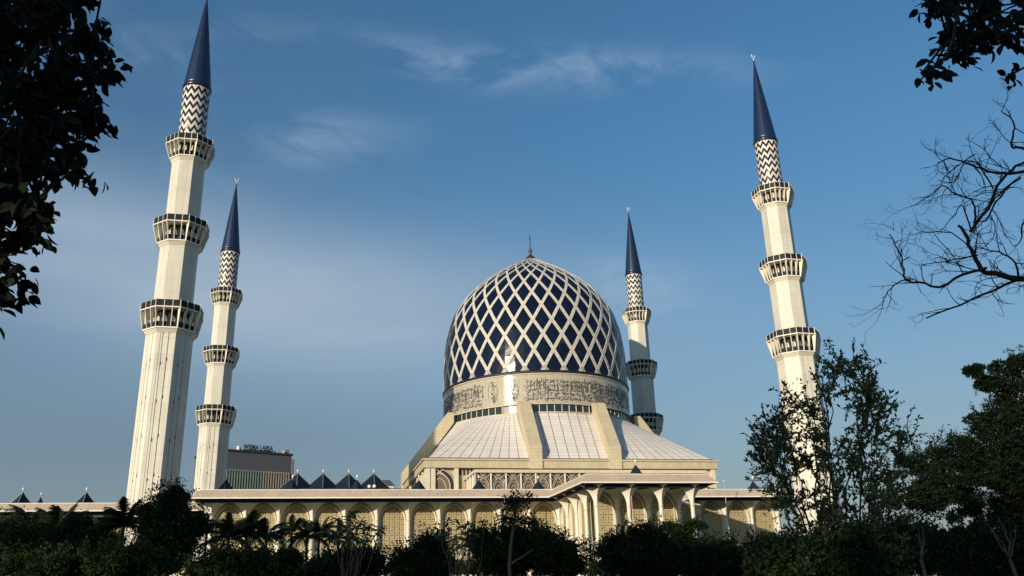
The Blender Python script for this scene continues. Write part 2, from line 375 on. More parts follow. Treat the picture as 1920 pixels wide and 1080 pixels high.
# diamond panels; row j spans nodes j..j+2 (row -1 is the half row at the base)
rest_mb = MB()
def diamond(j, mb=None, ang0=0.0, local=True):
    nr = 7; vs = []; uvs = []; fs = []
    sc_, ac = S(j + 1), 0
    cen = dome_at(sc_, ang0)
    for i in range(nr):
        t = j + 2 * i / (nr - 1); tt = max(t, T0)
        wd = HSTEP * (1 - abs(tt - j - 1)) * .985
        for q in (-1, 0, 1):
            p = dome_at(S(min(tt, NK - 1)), ang0 + wd * q, .05); vs.append(p - cen if local else p)
            rr = float(np.interp(S(min(tt, NK - 1)), arc, rs_d)); uvs.append((wd * q * rr, S(min(tt, NK - 1))))
    for i in range(nr - 1):
        for q in range(2): fs.append((i * 3 + q, i * 3 + q + 1, (i + 1) * 3 + q + 1, (i + 1) * 3 + q))
    mb.add(vs, fs, 0, uvs); return cen
cnt = 0
for j in range(-1, NK - 2):
    off = FOOT0 + (0 if (j % 2 == 0) else HSTEP)
    if cnt + 32 <= 300:
        mb = MB(); cen = diamond(j, mb, 0.0, True); me = mb.mesh('diamond_panel', 'navy')
        rr = math.hypot(cen.x, cen.y)
        for k in range(32):
            a = off + k * 2 * HSTEP
            o = link('diamond_panel', me, dome, (rr * math.cos(a), rr * math.sin(a), cen.z))
            o.rotation_euler = (random.gauss(0, R_(.7)), random.gauss(0, R_(.7)), a)
            cnt += 1
    else:
        for k in range(32): diamond(j, rest_mb, off + k * 2 * HSTEP, False)
rest_mb.build('diamond_panel_group', 'navy', dome, kind='stuff')
fin = MB()
ztop = 106.2
prof = [(2.1, 105.4), (2.0, 106.4), (1.3, 107.4), (.5, 108.0), (.35, 108.8), (.55, 109.2), (.7, 109.6), (.5, 110.0), (.18, 110.3), (.16, 111.0), (.42, 111.3), (.16, 111.6), (.13, 112.2), (.32, 112.5), (.12, 112.8), (.1, 113.6)]
fin.rev(prof, 16); fin.build('finial', 'bronze', dome, True)
cm = MB()
pts = [(0.55 * math.cos(a), 0, 114.5 + 1.0 * math.sin(a)) for a in np.linspace(R_(-240), R_(60), 18)]
cm.tube(pts, [.05 + .13 * math.sin(PI * i / 17) for i in range(18)], 6)
o = cm.build('crescent', 'bronze', dome); o.rotation_euler = (0, 0, R_(70))

# ---- drum with calligraphy
drum = MB().rev([(27.7, 50.0), (27.7, 52.55), (28.15, 52.6), (28.15, 61.4)], 128).build('drum', 'wall', mosque, True, (DU, DV, 0), label='polished cream drum with dark calligraphy')
MB().rev([(28.2, 61.3), (28.75, 61.35), (28.8, 61.8), (28.3, 62.25), (28.0, 62.3)], 128, closed_top=False).build('gutter_ring', 'navy_shell', drum, True)
MB().rev([(28.2, 61.0), (28.62, 61.02), (28.62, 61.33), (28.2, 61.35)], 128, closed_top=False).build('upper_moulding', 'cornice', drum)
NP = 72; mb = MB(); aw = PI / NP * .985
for i in range(3):
    a0, a1 = -aw + 2 * aw * i / 3, -aw + 2 * aw * (i + 1) / 3
    vs = []; 
    for (r, z) in ((28.4, 52.7), (28.4, 61.0)):
        for a in (a0, a1): vs.append((r * math.cos(a) - 28.4, r * math.sin(a), z - 56.8))
    mb.add(vs, [(0, 1, 3, 2)], 0, [(0, 0), (1, 0), (0, 8.3), (1, 8.3)])
me = mb.mesh('drum_panel', 'drum', True)
for k in range(NP):
    a = FOOT0 + (k + .5) * 2 * PI / NP
    o = link('drum_panel', me, drum, (28.4 * math.cos(a), 28.4 * math.sin(a), 56.8)); o.rotation_euler = (0, random.gauss(0, R_(.15)), a + random.gauss(0, R_(.45)))
MB().rev([(28.2, 52.4), (28.6, 52.45), (28.6, 52.75), (28.2, 52.8)], 128, closed_top=False).build('lower_moulding', 'cornice', drum)
# calligraphy strokes: swelling pen strokes wound round the drum
def stroke(mb, pts, wmax, wmin=.05, ang=R_(40)):
    """pts: list of (x arc metres, z); thick-thin nib at a fixed pen angle"""
    P = []; n = len(pts)
    nx, nz = math.cos(ang), math.sin(ang)
    vs = []
    for i, (x, z) in enumerate(pts):
        e = math.sin(PI * (i + .35) / (n - .3)) ** .5
        h = (wmin + (wmax - wmin) * e) * .5
        for q in (-1, 1):
            xx = x + nx * h * q; zz = z + nz * h * q
            a = -xx / 28.47; vs.append((28.47 * math.cos(a), 28.47 * math.sin(a), zz))
    mb.add(vs, [(2 * i, 2 * i + 1, 2 * i + 3, 2 * i + 2) for i in range(n - 1)])
def bez(p0, p1, p2, p3, n=8):
    return [((1-t)**3*p0[0]+3*(1-t)**2*t*p1[0]+3*(1-t)*t*t*p2[0]+t**3*p3[0], (1-t)**3*p0[1]+3*(1-t)**2*t*p1[1]+3*(1-t)*t*t*p2[1]+t**3*p3[1]) for t in [i/n for i in range(n+1)]]
cr = random.Random(11)
def glyph(mb, kind, x, z, s):
    W = .30 * s ** .5
    if kind == 0:                                    # alif / lam upright
        h = s * cr.uniform(1.9, 2.7); stroke(mb, bez((x, z + h), (x + .08, z + h * .7), (x - .1, z + h * .3), (x + .02, z)), W)
        if cr.random() < .6: stroke(mb, bez((x, z), (x + .05, z - .3 * s), (x + .6 * s, z - .35 * s), (x + .9 * s, z + .1)), W)
    elif kind == 1:                                  # wide bowl
        ww = s * cr.uniform(1.0, 1.6); stroke(mb, bez((x, z + .5 * s), (x + .1, z - .7 * s), (x + ww, z - .7 * s), (x + ww, z + .55 * s), 10), W * 1.1)
        d = .12; xx = x + ww * .5; mb_dot(mb, xx, z + .35 * s)
    elif kind == 2:                                  # waw loop and tail
        stroke(mb, [(x + .32 * s * math.cos(a), z + .28 * s * math.sin(a)) for a in np.linspace(0, 2 * PI, 9)], W * .8)
        stroke(mb, bez((x + .3 * s, z), (x + .3 * s, z - .6 * s), (x - .2 * s, z - .9 * s), (x - .7 * s, z - .85 * s)), W)
    elif kind == 3:                                  # long swept kashida
        ww = s * cr.uniform(1.8, 3.0); stroke(mb, bez((x, z), (x + ww * .3, z + .35 * s), (x + ww * .7, z - .3 * s), (x + ww, z + .1 * s), 9), W * .9)
    elif kind == 4:                                  # toothed zigzag
        q = [(x + i * .26 * s, z + (.3 * s if i % 2 else 0)) for i in range(cr.randint(4, 7))]; stroke(mb, q, W * .8)
    elif kind == 5:                                  # kaf slash with return
        stroke(mb, bez((x + 1.3 * s, z + 1.3 * s), (x + .6 * s, z + 1.1 * s), (x + .2 * s, z + .8 * s), (x + .1 * s, z + .5 * s)), W)
        stroke(mb, bez((x + .1 * s, z + .5 * s), (x + .9 * s, z + .5 * s), (x + 1.1 * s, z), (x + .1 * s, z)), W)
    else:                                            # ha: open curl
        stroke(mb, [(x + (.1 + .05 * i) * s * math.cos(i * .75), z + (.1 + .05 * i) * s * math.sin(i * .75)) for i in range(11)], W * .8)
def mb_dot(mb, x, z, d=.15):
    vs = [(x, z - d), (x + d, z), (x, z + d), (x - d, z)]
    mb.add([(28.48 * math.cos(-q / 28.48), 28.48 * math.sin(-q / 28.48), zz) for q, zz in vs], [(0, 1, 2, 3)])
def textband(a_start, a_end, name='calligraphy_panel'):
    mb = MB(); x0, x1 = -a_end * 28.47, -a_start * 28.47; 
    for tier, (zb, sc) in enumerate(((53.9, 1.0), (55.1, .85), (56.3, 1.0), (57.5, .85), (58.7, .85))):
        x = x0 + .1
        while x < x1 - 1.0:
            k = cr.choices([0, 1, 2, 3, 4, 5, 6], [26, 17, 14, 12, 12, 10, 9])[0]
            if tier in (1, 3, 4) and k == 0: k = cr.choice([1, 2, 4, 5, 0])
            glyph(mb, k, x, zb + cr.uniform(-.25, .35), sc * (.62 if (tier == 4 and k == 0) else 1)); x += cr.uniform(.46, .8) * (1.25 if k in (1, 3) else 1)
            if cr.random() < .35: mb_dot(mb, x + cr.uniform(-.4, .4), zb + cr.uniform(-.7, 1.3))
    for k in range(int((x1 - x0) / 1.3)):                     # tall uprights crossing the tiers
        xx = x0 + .4 + k * 1.3 + cr.uniform(-.3, .3); z0_ = cr.uniform(55.2, 57.6)
        stroke(mb, bez((xx, z0_ + 2.5), (xx + .06, z0_ + 1.7), (xx - .08, z0_ + .8), (xx, z0_)), .26)
    return mb.build(name, 'script', drum)
def medallion(ac):
    mb = MB(); xc = -ac * 28.47
    for k in range(26):
        t = cr.uniform(-1, 1); half = 1.25 * math.sqrt(1 - t * t)
        glyph(mb, cr.choice([1, 2, 4, 5, 6, 0]), xc + cr.uniform(-half, half * .3), 56.7 + t * 2.9, .48)
    for sgn in (1, -1):
        stroke(mb, [(xc + sgn * 1.45 * math.cos(a), 56.8 + 3.3 * math.sin(a)) for a in np.linspace(-PI / 2 + .3, PI / 2 - .3, 12)], .14)
    mb.build('calligraphy_medallion', 'script', drum)
textband(R_(-110.8), R_(40)); textband(R_(-222), R_(-136.2))
textband(R_(69), R_(130))
for a in (-129.7, -117.2): medallion(R_(a))
# window band under the drum
MB().rev([(28.0, 50.0), (28.0, 52.6)], 96, closed_top=False).build('window_band', 'glass', drum)
me = MB().box(28.0, 28.14, -.07, .07, 50.2, 52.45).mesh('mullion', 'lip')
for k in range(84): link('mullion', me, drum, None, k * 2 * PI / 84)

# ---- hall: square block with ribbed white roof
HU, HV = 24.1, 18.4
hall = empty('prayer_hall', (HU, HV, 0), 0, mosque)
MB().box(-38.0, 38.0, -38.0, 38.0, 0, 35.5).build('wall', 'wall', hall)
rb = MB()
RT, RE, ZT, ZE = 29.0, 38.2, 50.15, 36.0
def roofpt(wd, f, lift=0.0, side=0):
    if abs(wd) < 12.3: al = math.asin(wd / RT)
    else: al = math.copysign(math.asin(12.3 / RT) + (PI / 4 - math.asin(12.3 / RT)) * (abs(wd) - 12.3) / (RE - 12.3), wd)
    top = Vector((RT * math.sin(al), -RT * math.cos(al), ZT)); bot = Vector((wd, -RE, ZE))
    p = bot.lerp(top, f) + Vector((0, -.6, .8)) * lift
    c, s = math.cos(side * PI / 2), math.sin(side * PI / 2)
    return Vector((c * p.x - s * p.y, s * p.x + c * p.y, p.z))
edges = [-RE + i * (RE - 12.3) / 10 for i in range(10)] + [-12.3 + i * 24.6 / 9 for i in range(9)] + [12.3 + i * (RE - 12.3) / 10 for i in range(11)]
under = MB()
for side in range(4):
    for i in range(len(edges) - 1):
        a, b_ = edges[i] , edges[i + 1]
        for k in range(12): under.add([roofpt(a, k/12, -.16, side), roofpt(b_, k/12, -.16, side), roofpt(b_, (k+1)/12, -.16, side), roofpt(a, (k+1)/12, -.16, side)], [(0, 1, 2, 3)])
        if abs((a + b_) / 2) > 9.4 and abs((a + b_) / 2) < 11.9: pass
under.build('roof_base', 'darkroof', hall)
for side in range(4):
    for i in range(len(edges) - 1):
        a, b_ = edges[i] + .05, edges[i + 1] - .05
        if abs(a) < 12.3 and abs(b_) > 12.31: continue
        mb = MB(); vs = []; uvs = []; n = 12
        for k in range(n + 1):
            f = k / n * .997 + .001
            vs += [roofpt(a, f, 0, side), roofpt(b_, f, 0, side)]; uvs += [(0, f * 17.5), (1, f * 17.5)]
        mb.add(vs, [(2 * k, 2 * k + 1, 2 * k + 3, 2 * k + 2) for k in range(n)], 0, uvs)
        mb.build('roof_panel', 'white_roof', hall)
MB().rev([(28.3, 49.8), (29.3, 49.95), (29.3, 50.22), (27.6, 50.26)], 96, closed_top=False).build('roof_upstand', 'cornice', hall, loc=(DU - HU, DV - HV, 0))
# eight sloping buttress ribs, two on each side
rp = [(27.4, 52.9), (29.2, 52.9), (39.8, 38.9), (39.8, 33.2), (37.5, 33.2), (37.5, 36.4), (27.4, 50.0)]
vs = [(x - 1.65, -r, z) for x in (0,) for r, z in rp] + [(1.65, -r, z) for r, z in rp]; n = len(rp)
me = MB().add(vs, [tuple(range(n)), tuple(range(2 * n - 1, n - 1, -1))] + [(i, i + n, (i + 1) % n + n, (i + 1) % n) for i in range(n)]).mesh('buttress_rib', 'rib')
for side in range(4):
    c, s = math.cos(side * PI / 2), math.sin(side * PI / 2)
    for x in (-10.7, 10.7): link('buttress_rib', me, hall, (c * x, s * x, 0), side * PI / 2)
# cornice: thin dark strip painting the eave shadow, upper lip and deep band
for nm, h0, h1, z0, z1, mt_ in (('eave_shadow_strip', 37.9, 38.5, 35.78, 36.0, 'void'), ('cornice_lip', 37.9, 39.75, 35.2, 35.62, 'cornice'), ('cornice', 37.9, 39.4, 33.35, 35.2, 'cornice')):
    mb = MB()
    mb.box(-h1, h1, -h1, -h0, z0, z1); mb.box(-h1, h1, h0, h1, z0, z1); mb.box(-h1, -h0, -h0, h0, z0, z1); mb.box(h0, h1, -h0, h0, z0, z1)
    mb.build(nm, mt_, hall)
for x in (-38.3, -37.0 + .0, -31.2, 38.2):
    MB().box(x - .55, x + .55, -39.0, -37.9, 20, 33.35).build('pilaster', 'cream', hall)
for k in range(9):
    y = -37.6 + k * 5.6
    MB().box(-39.0, -37.9, y - .5, y + .5, 20, 33.35).build('pilaster', 'cream', hall)
    if k < 8: MB().box(-38.2, -37.95, y + 1.2, y + 4.4, 22, 31.8).build('side_window', 'glass', hall)
def arch_curve(hw, zs, zt, n=10, k=.55):
    """pointed arch, from left springing over the apex to the right springing"""
    pts = []
    for i in range(n + 1):
        f = math.sin(i / n * PI / 2) ** .9
        pts.append((-hw * (1 - f ** 2.3) ** .78, zs + (zt - zs) * f))
    L_ = pts; return L_ + [(-x, z) for x, z in reversed(L_[:-1])]
def arch_outline(hw, zb, zs, zt, n=10): return [(-hw, zb)] + arch_curve(hw, zs, zt, n) + [(hw, zb)]
def arch_band(mb, hw, zb, zs, zt, wd, y0, y1, n=10, mi=0):
    o = arch_outline(hw, zb, zs, zt, n); i_ = arch_outline(hw - wd, zb, zs, zt - wd * 1.15, n); k = len(o)
    vs = [(x, y0, z) for x, z in o] + [(x, y0, z) for x, z in i_] + [(x, y1, z) for x, z in o] + [(x, y1, z) for x, z in i_]
    fs = []
    for j in range(k - 1):
        fs += [(j, j + 1, k + j + 1, k + j), (j, 2 * k + j, 2 * k + j + 1, j + 1), (k + j, k + j + 1, 3 * k + j + 1, 3 * k + j)]
    mb.add(vs, fs, mi)
def arch_fill(mb, hw, zb, zs, zt, y, n=10, mi=0):
    o = arch_outline(hw, zb, zs, zt, n); mb.add([(x, y, z) for x, z in o], [tuple(range(len(o)))], mi)
# big arched window at the left of the front wall
bw = empty('arched_window', (-11.2 - HU, -38.25, 0), 0, hall)
mb = MB(); arch_fill(mb, 3.6, 20, 29.4, 33.2, 0); mb.build('window_recess', 'void', bw)
mb = MB(); arch_band(mb, 3.75, 20, 29.4, 33.35, .2, -.25, .1); arch_band(mb, 2.75, 20, 28.8, 32.3, .28, -.3, 0); arch_band(mb, 1.75, 20, 28.2, 31.0, .2, -.25, 0); mb.build('arch_moulding', 'trac', bw)
mb = MB(); arch_fill(mb, 2.5, 20, 28.8, 32.0, -.08); mb.build('window_pane', 'mauve', bw)
mb = MB()
for sgn in (-1, 1):
    pts = bez((sgn * 2.6, 29.3), (sgn * 2.2, 31.2), (sgn * .8, 32.2), (-sgn * 1.0, 33.0), 8); mb.tube([(x, -.2, z) for x, z in pts], .12, 5)
mb.build('crossing_bars', 'trac', bw)
for k in range(8): MB().box(-8.0 + k * .95 - HU + .9, -8.0 + k * .95 - HU + 1.3, -38.15, -37.9, 31.7, 33.2).build('slot_window', 'void', hall)

# ---- lattice gallery box projecting from the hall
gal = empty('lattice_gallery', (0, 0, 0), 0, mosque)
G0, G1, GV = -4.7, 53.4, -34.0
MB().box(G0 + .35, G1 - .35, GV + .8, -19.7, 20, 30.2).build('infill_wall', 'mauve', gal)
MB().box(G0 - .4, G1 + .4, GV - .5, -19.7, 30.3, 31.0).build('roof_slab', 'cream', gal)
NB = 16; bwid = (G1 - G0) / NB
pm = MB().box(-.14, .14, -.14, .3, 20, 30.3).mesh('post', 'lip')
tb = MB()
def arcpts(hw, zb, zs, zt): return [(x, 0, z) for x, z in arch_outline(hw, zb, zs, zt, 8)]
tb.tube(arcpts(1.28, 20, 27.2, 29.0), .075, 4); tb.tube(arcpts(1.0, 20, 26.9, 28.4), .06, 4); tb.tube(arcpts(.62, 20, 26.3, 27.5), .06, 4)
for sgn in (-1, 1):
    tb.tube([(x, 0, z) for x, z in bez((sgn * .1, 29.0), (sgn * .7, 29.3), (sgn * 1.2, 29.7), (sgn * 1.75, 30.25), 5)], .075, 4)
    tb.tube([(x, 0, z) for x, z in bez((-sgn * .9, 30.25), (-sgn * .1, 29.7), (sgn * .9, 29.0), (sgn * 1.3, 27.2), 7)], .07, 4)
    tb.tube([(x, 0, z) for x, z in bez((-sgn * .4, 30.25), (sgn * .3, 29.8), (sgn * 1.4, 29.2), (sgn * 1.62, 27.8), 7)], .05, 4)
tm = tb.mesh('arch_tracery', 'trac')
for k in range(NB + 1): link('post', pm, gal, (G0 + k * bwid, GV, 0))
for k in range(NB): link('arch_tracery', tm, gal, (G0 + (k + .5) * bwid, GV + .1, 0))
for k in range(4):
    link('post', pm, gal, (G0, GV + k * 3.5, 0), PI / 2); link('arch_tracery', tm, gal, (G0 + .1, GV + (k + .5) * 3.5, 0), PI / 2)
    link('arch_tracery', tm, gal, (G1 - .1, GV + (k + .5) * 3.5, 0), PI / 2)

# ---- arcaded wings
WK = .9565; WX, WY, WZ = -1.87, -10.32, .087       # size and position of the wings against the minarets
wing = empty('arcaded_wing', (WX, WY, WZ), 0, mosque); wing.scale = (WK, WK, WK)
BAY = 6.87; U0 = 13.2; VM = -40.7; ZR = 19.0; ZS = 23.0
# column: slim shaft, ring, and a flare of concave diamond sections
cmb = MB(); ZB = -.6
cmb.rev([(.46, ZB), (.41, 18.9)], 16, 0)
cmb.rev([(.50, 18.86), (.50, 19.06)], 16, 1)
def flare(mb):
    n = 9; k = 4; A = BAY / 2; secs = []; sub = 5
    for i in range(n + 1):
        s = math.sin(i / n * PI / 2); z = 19.06 + (ZS - 19.06) * s
        r = .43 + (A - .43) * (1 - max(0, 1 - s * s) ** .6)
        ring = []
        for q in range(4):
            a0, a1 = q * PI / 2, (q + 1) * PI / 2
            for j in range(sub):
                f = j / sub; x = math.cos(a0) * (1 - f) + math.cos(a1) * f; y = math.sin(a0) * (1 - f) + math.sin(a1) * f
                # round near the ring, crisp diamond higher up
                rn = math.hypot(x, y); e = min(1.0, i / 3.0); x = x * e + x / rn * (1 - e); y = y * e + y / rn * (1 - e)
                ring.append((x * r, y * r, z))
        secs += ring
    m_ = 4 * sub; fs = []
    for i in range(n):
        for j in range(m_): fs.append((i * m_ + j, i * m_ + (j + 1) % m_, (i + 1) * m_ + (j + 1) % m_, (i + 1) * m_ + j))
    mb.add(secs, fs, 0)
flare(cmb)
colm = cmb.mesh('column', ['cream_col', 'rib'])
# smooth shafts only around the round part is not needed at this size
def column(u, v): return link('column', colm, wing, (u, v, 0))
for k in range(-11, 9):
    if k in (1, 2): continue
    u = U0 + k * BAY
    if u < -63.5 or u > 69: continue
    column(u, VM)
for k in range(4): column(U0 + k * BAY, -68.18); column(U0 + k * BAY, -61.31)
for j in (1, 2): column(U0, -61.31 + j * 6.87); column(U0 + 3 * BAY, -61.31 + j * 6.87)
for k in range(-20, -11): column(U0 + k * BAY, -16.3)
# wall bay with pointed opening
AH, AZB, AZS, AZT = 2.74, 11.6, 18.9, 22.45
wmb = MB(); o = arch_outline(AH, AZB, AZS, AZT, 10)
half = BAY / 2; kx = len(o); 
left = o[:kx // 2 + 1]; right = o[kx // 2:]
def wallface(y):
    vsl = [(-half, y, AZB), (-half, y, ZS)] ; pl = [(-half, y, AZB)] + [(x, y, z) for x, z in left] + [(0, y, ZS), (-half, y, ZS)]
    pr = [(half, y, AZB), (half, y, ZS), (0, y, ZS)] + [(x, y, z) for x, z in right]
    return pl, pr
for y in (0, .5):
    pl, pr = wallface(y); wmb.add(pl, [tuple(range(len(pl)))]); wmb.add(pr, [tuple(range(len(pr)))])
wmb.add([(x, 0, z) for x, z in o] + [(x, .5, z) for x, z in o], [(i, i + 1, kx + i + 1, kx + i) for i in range(kx - 1)])
wmb.box(-half, half, -.003, .5, 0, AZB)
bayw = wmb.mesh('arch_wall', 'cream')
fmb = MB(); arch_band(fmb, AH + .16, AZB, AZS, AZT + .18, .13, -.34, 0); arch_band(fmb, AH + .0, AZB, AZS, AZT, .13, -.16, .35)
frm = fmb.mesh('arch_frame', 'cream_col')
pmb = MB(); arch_fill(pmb, AH, AZB, AZS, AZT, .42); pane = pmb.mesh('window_pane', 'pane'); pane2 = pmb.mesh('window_pane', 'reflect_pane')
smb = MB(); tp = AH * 2 / 5.0; nrow = 10; tz = (AZT - AZB) / nrow
def inside(x, z):
    if z < AZS: return abs(x) < AH - .06
    c = arch_curve(AH - .06, AZS, AZT - .08, 12); 
    return abs(x) < np.interp(z, [q[1] for q in c[:13]], [-q[0] for q in c[:13]]) if z < AZT - .08 else False
def qd(mb, x0, z0, x1, z1, wd, y):
    dx, dz = x1 - x0, z1 - z0; l_ = math.hypot(dx, dz); nx, nz = -dz / l_ * wd / 2, dx / l_ * wd / 2
    mb.add([(x0 + nx, y, z0 + nz), (x1 + nx, y, z1 + nz), (x1 - nx, y, z1 - nz), (x0 - nx, y, z0 - nz)], [(0, 1, 2, 3)])
for i in range(5):
    for j in range(nrow):
        cx_ = -AH + (i + .5) * tp; cz_ = AZB + (j + .5) * tz
        def segs():
            for r1, r2, yy in ((.12, .25, .0), (.385, .50, .008)):
                for q in range(12):
                    a, b2 = q * PI / 6, (q + 1) * PI / 6
                    yield [(cx_ + r * math.cos(t), cz_ + r * math.sin(t)) for r, t in ((r1, a), (r2, a), (r2, b2), (r1, b2))], yy
            for q in range(8):
                a = q * PI / 4 + PI / 8; c_, s_ = math.cos(a), math.sin(a); h = .045
                yield [(cx_ + .2 * c_ - h * s_, cz_ + .2 * s_ + h * c_), (cx_ + .2 * c_ + h * s_, cz_ + .2 * s_ - h * c_), (cx_ + .44 * c_ + h * s_, cz_ + .44 * s_ - h * c_), (cx_ + .44 * c_ - h * s_, cz_ + .44 * s_ + h * c_)], .016
            for q in range(4):                       # star diamond between the circles
                a = q * PI / 2 + PI / 4; R1 = tp * .5 * 1.414
                c_, s_ = math.cos(a), math.sin(a); h = .10
                yield [(cx_ + .47 * c_ - h * s_, cz_ + .47 * s_ + h * c_), (cx_ + .47 * c_ + h * s_, cz_ + .47 * s_ - h * c_), (cx_ + R1 * c_ + h * s_, cz_ + R1 * s_ - h * c_), (cx_ + R1 * c_ - h * s_, cz_ + R1 * s_ + h * c_)], .022
        for qv, yy in segs():
            if all(inside(x, z) for x, z in qv): smb.add([(x, .26 + yy, z) for x, z in qv], [(0, 1, 2, 3)])
scrn = smb.mesh('lattice_screen', 'screen')
ladd = []
for sgn in (-1, 1):
    lmb = MB(); x = sgn * (half - .52)
    lmb.box(x - .05, x + .05, -.5, -.42, AZB, 19.0)
    for k in range(7): lmb.box(min(x, sgn * (half - .3)), max(x, sgn * (half - .3)), -.46, -.4, AZB + .6 + k * 1.1, AZB + .78 + k * 1.1)
    ladd.append(lmb.mesh('jamb_ladder', 'cream_col'))
rail = MB()
for k in range(28): rail.box(-AH + k * .2, -AH + k * .2 + .04, -.9, -.86, AZB, AZB + 1.0)
rail.box(-AH, AH, -.92, -.84, AZB + 1.0, AZB + 1.08)
railm = rail.mesh('balustrade', 'pole')
def bay(u, v, rz, pale=False):
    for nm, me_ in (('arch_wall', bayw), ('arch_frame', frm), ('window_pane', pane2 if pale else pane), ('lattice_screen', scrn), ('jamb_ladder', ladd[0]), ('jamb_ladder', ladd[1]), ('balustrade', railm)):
        link(nm, me_, wing, (u, v, 0), rz)
for k in range(-12, 9):
    if k in (0, 1, 2): continue
    u = U0 + (k + .5) * BAY
    if u < -63 or u > 69: continue
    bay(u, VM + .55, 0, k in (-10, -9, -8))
for k in range(3): bay(U0 + (k + .5) * BAY, -61.31 + .55, 0); bay(U0 + .55, -61.31 + (k + .5) * BAY, -PI / 2); bay(U0 + 3 * BAY - .55, -61.31 + (k + .5) * BAY, PI / 2)
for k in range(-20, -12): bay(U0 + (k + .5) * BAY, -15.75, 0)
MB().box(-64.0, -63.4, VM + .5, -16, 0, ZS).build('end_wall', 'cream', wing); MB().box(68.5, 69.1, VM + .5, -16, 0, ZS).build('end_wall', 'cream', wing)
MB().box(-62.8, 69, VM + 1.1, -15, 0, 11.6).build('podium', 'wall', wing)
# roof slabs / soffits and sloping fascia panels
def slab(u0, u1, v0, v1):
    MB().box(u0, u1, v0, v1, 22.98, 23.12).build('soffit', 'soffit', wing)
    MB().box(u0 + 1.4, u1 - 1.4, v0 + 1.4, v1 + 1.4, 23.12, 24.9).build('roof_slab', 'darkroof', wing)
slab(-65.5, 10.9, -46.2, -14); slab(9.8, 37.65, -71.45, -38); slab(45.1, 70.0, -46.2, -14); slab(-150, -66.2, -21.9, 14)
MB().box(36.0, 46.2, -38, -14, 22.85, 24.9).build('roof_slab', 'cream', wing)
OFF = 1.45
def fascia(path, closed=False):
    P = [Vector(p) for p in path]; nseg = len(P) - 1
    dirs = [(P[i + 1] - P[i]).normalized() for i in range(nseg)]
    outs = [Vector((d.y, -d.x)) for d in dirs]
    def offpt(i, d_):
        if i == 0: return P[0] + outs[0] * d_
        if i == nseg: return P[-1] + outs[-1] * d_
        a, b2 = outs[i - 1], outs[i]; k = d_ / (1 + a.dot(b2)); return P[i] + (a + b2) * k
    for i in range(nseg):
        A0, A1 = P[i], P[i + 1]; B0, B1 = offpt(i, OFF), offpt(i + 1, OFF)
        nn = max(1, round((A1 - A0).length / 3.43)); gap = .014
        for k in range(nn):
            f0, f1 = k / nn, (k + 1) / nn
            ga = gap if k else 0; gb = gap if k < nn - 1 else 0
            ln = (A1 - A0).length
            f0 += ga / ln; f1 -= gb / ln
            t0, t1, b0, b1 = A0.lerp(A1, f0), A0.lerp(A1, f1), B0.lerp(B1, f0), B0.lerp(B1, f1)
            if abs((B1 - B0).length - ln) > .1:      # straight joints, mitred ends only
                t0 = A0 + dirs[i] * (f0 * ln); t1 = A0 + dirs[i] * (f1 * ln)
                b0 = B0 if k == 0 else t0 + outs[i] * OFF; b1 = B1 if k == nn - 1 else t1 + outs[i] * OFF
            o_ = outs[i]
            MB().hexa([(t0.x - o_.x*.3, t0.y - o_.y*.3, 24.9), (t1.x - o_.x*.3, t1.y - o_.y*.3, 24.9), (b1.x - o_.x*.3, b1.y - o_.y*.3, 23.3), (b0.x - o_.x*.3, b0.y - o_.y*.3, 23.3)],
                      [(t0.x, t0.y, 25), (t1.x, t1.y, 25), (b1.x, b1.y, 23.42), (b0.x, b0.y, 23.42)]).build('fascia_panel', 'fascia', wing)
        C0, C1 = offpt(i, OFF + .06), offpt(i + 1, OFF + .06); D0, D1 = offpt(i, OFF - .35), offpt(i + 1, OFF - .35)
        MB().hexa([(C0.x, C0.y, 23.12), (C1.x, C1.y, 23.12), (D1.x, D1.y, 23.12), (D0.x, D0.y, 23.12)], [(C0.x, C0.y, 23.40), (C1.x, C1.y, 23.40), (D1.x, D1.y, 23.40), (D0.x, D0.y, 23.40)]).build('fascia_lip', 'lip', wing)
        G0_, G1_, H0_, H1_ = offpt(i, OFF - 1.6), offpt(i + 1, OFF - 1.6), offpt(i, OFF - 1.95), offpt(i + 1, OFF - 1.95)
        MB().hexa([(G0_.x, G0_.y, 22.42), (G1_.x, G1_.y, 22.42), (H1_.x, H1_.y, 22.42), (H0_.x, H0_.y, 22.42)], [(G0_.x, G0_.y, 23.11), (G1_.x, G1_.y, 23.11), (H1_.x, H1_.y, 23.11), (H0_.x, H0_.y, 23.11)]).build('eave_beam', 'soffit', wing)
        E0, E1 = offpt(i, .06), offpt(i + 1, .06); F0, F1 = offpt(i, -.5), offpt(i + 1, -.5)
        MB().hexa([(E0.x, E0.y, 25.0), (E1.x, E1.y, 25.0), (F1.x, F1.y, 25.0), (F0.x, F0.y, 25.0)], [(E0.x, E0.y, 25.14), (E1.x, E1.y, 25.14), (F1.x, F1.y, 25.14), (F0.x, F0.y, 25.14)]).build('coping', 'lip', wing)
fascia([(-64.6, -22.6), (-64.6, -45.3), (10.75, -45.3), (10.75, -70.5), (36.7, -70.5), (36.7, -40)])
fascia([(46, -38), (46, -45.3), (69, -45.3), (69, -16)])
fascia([(-150, -21), (-66.4, -21)])

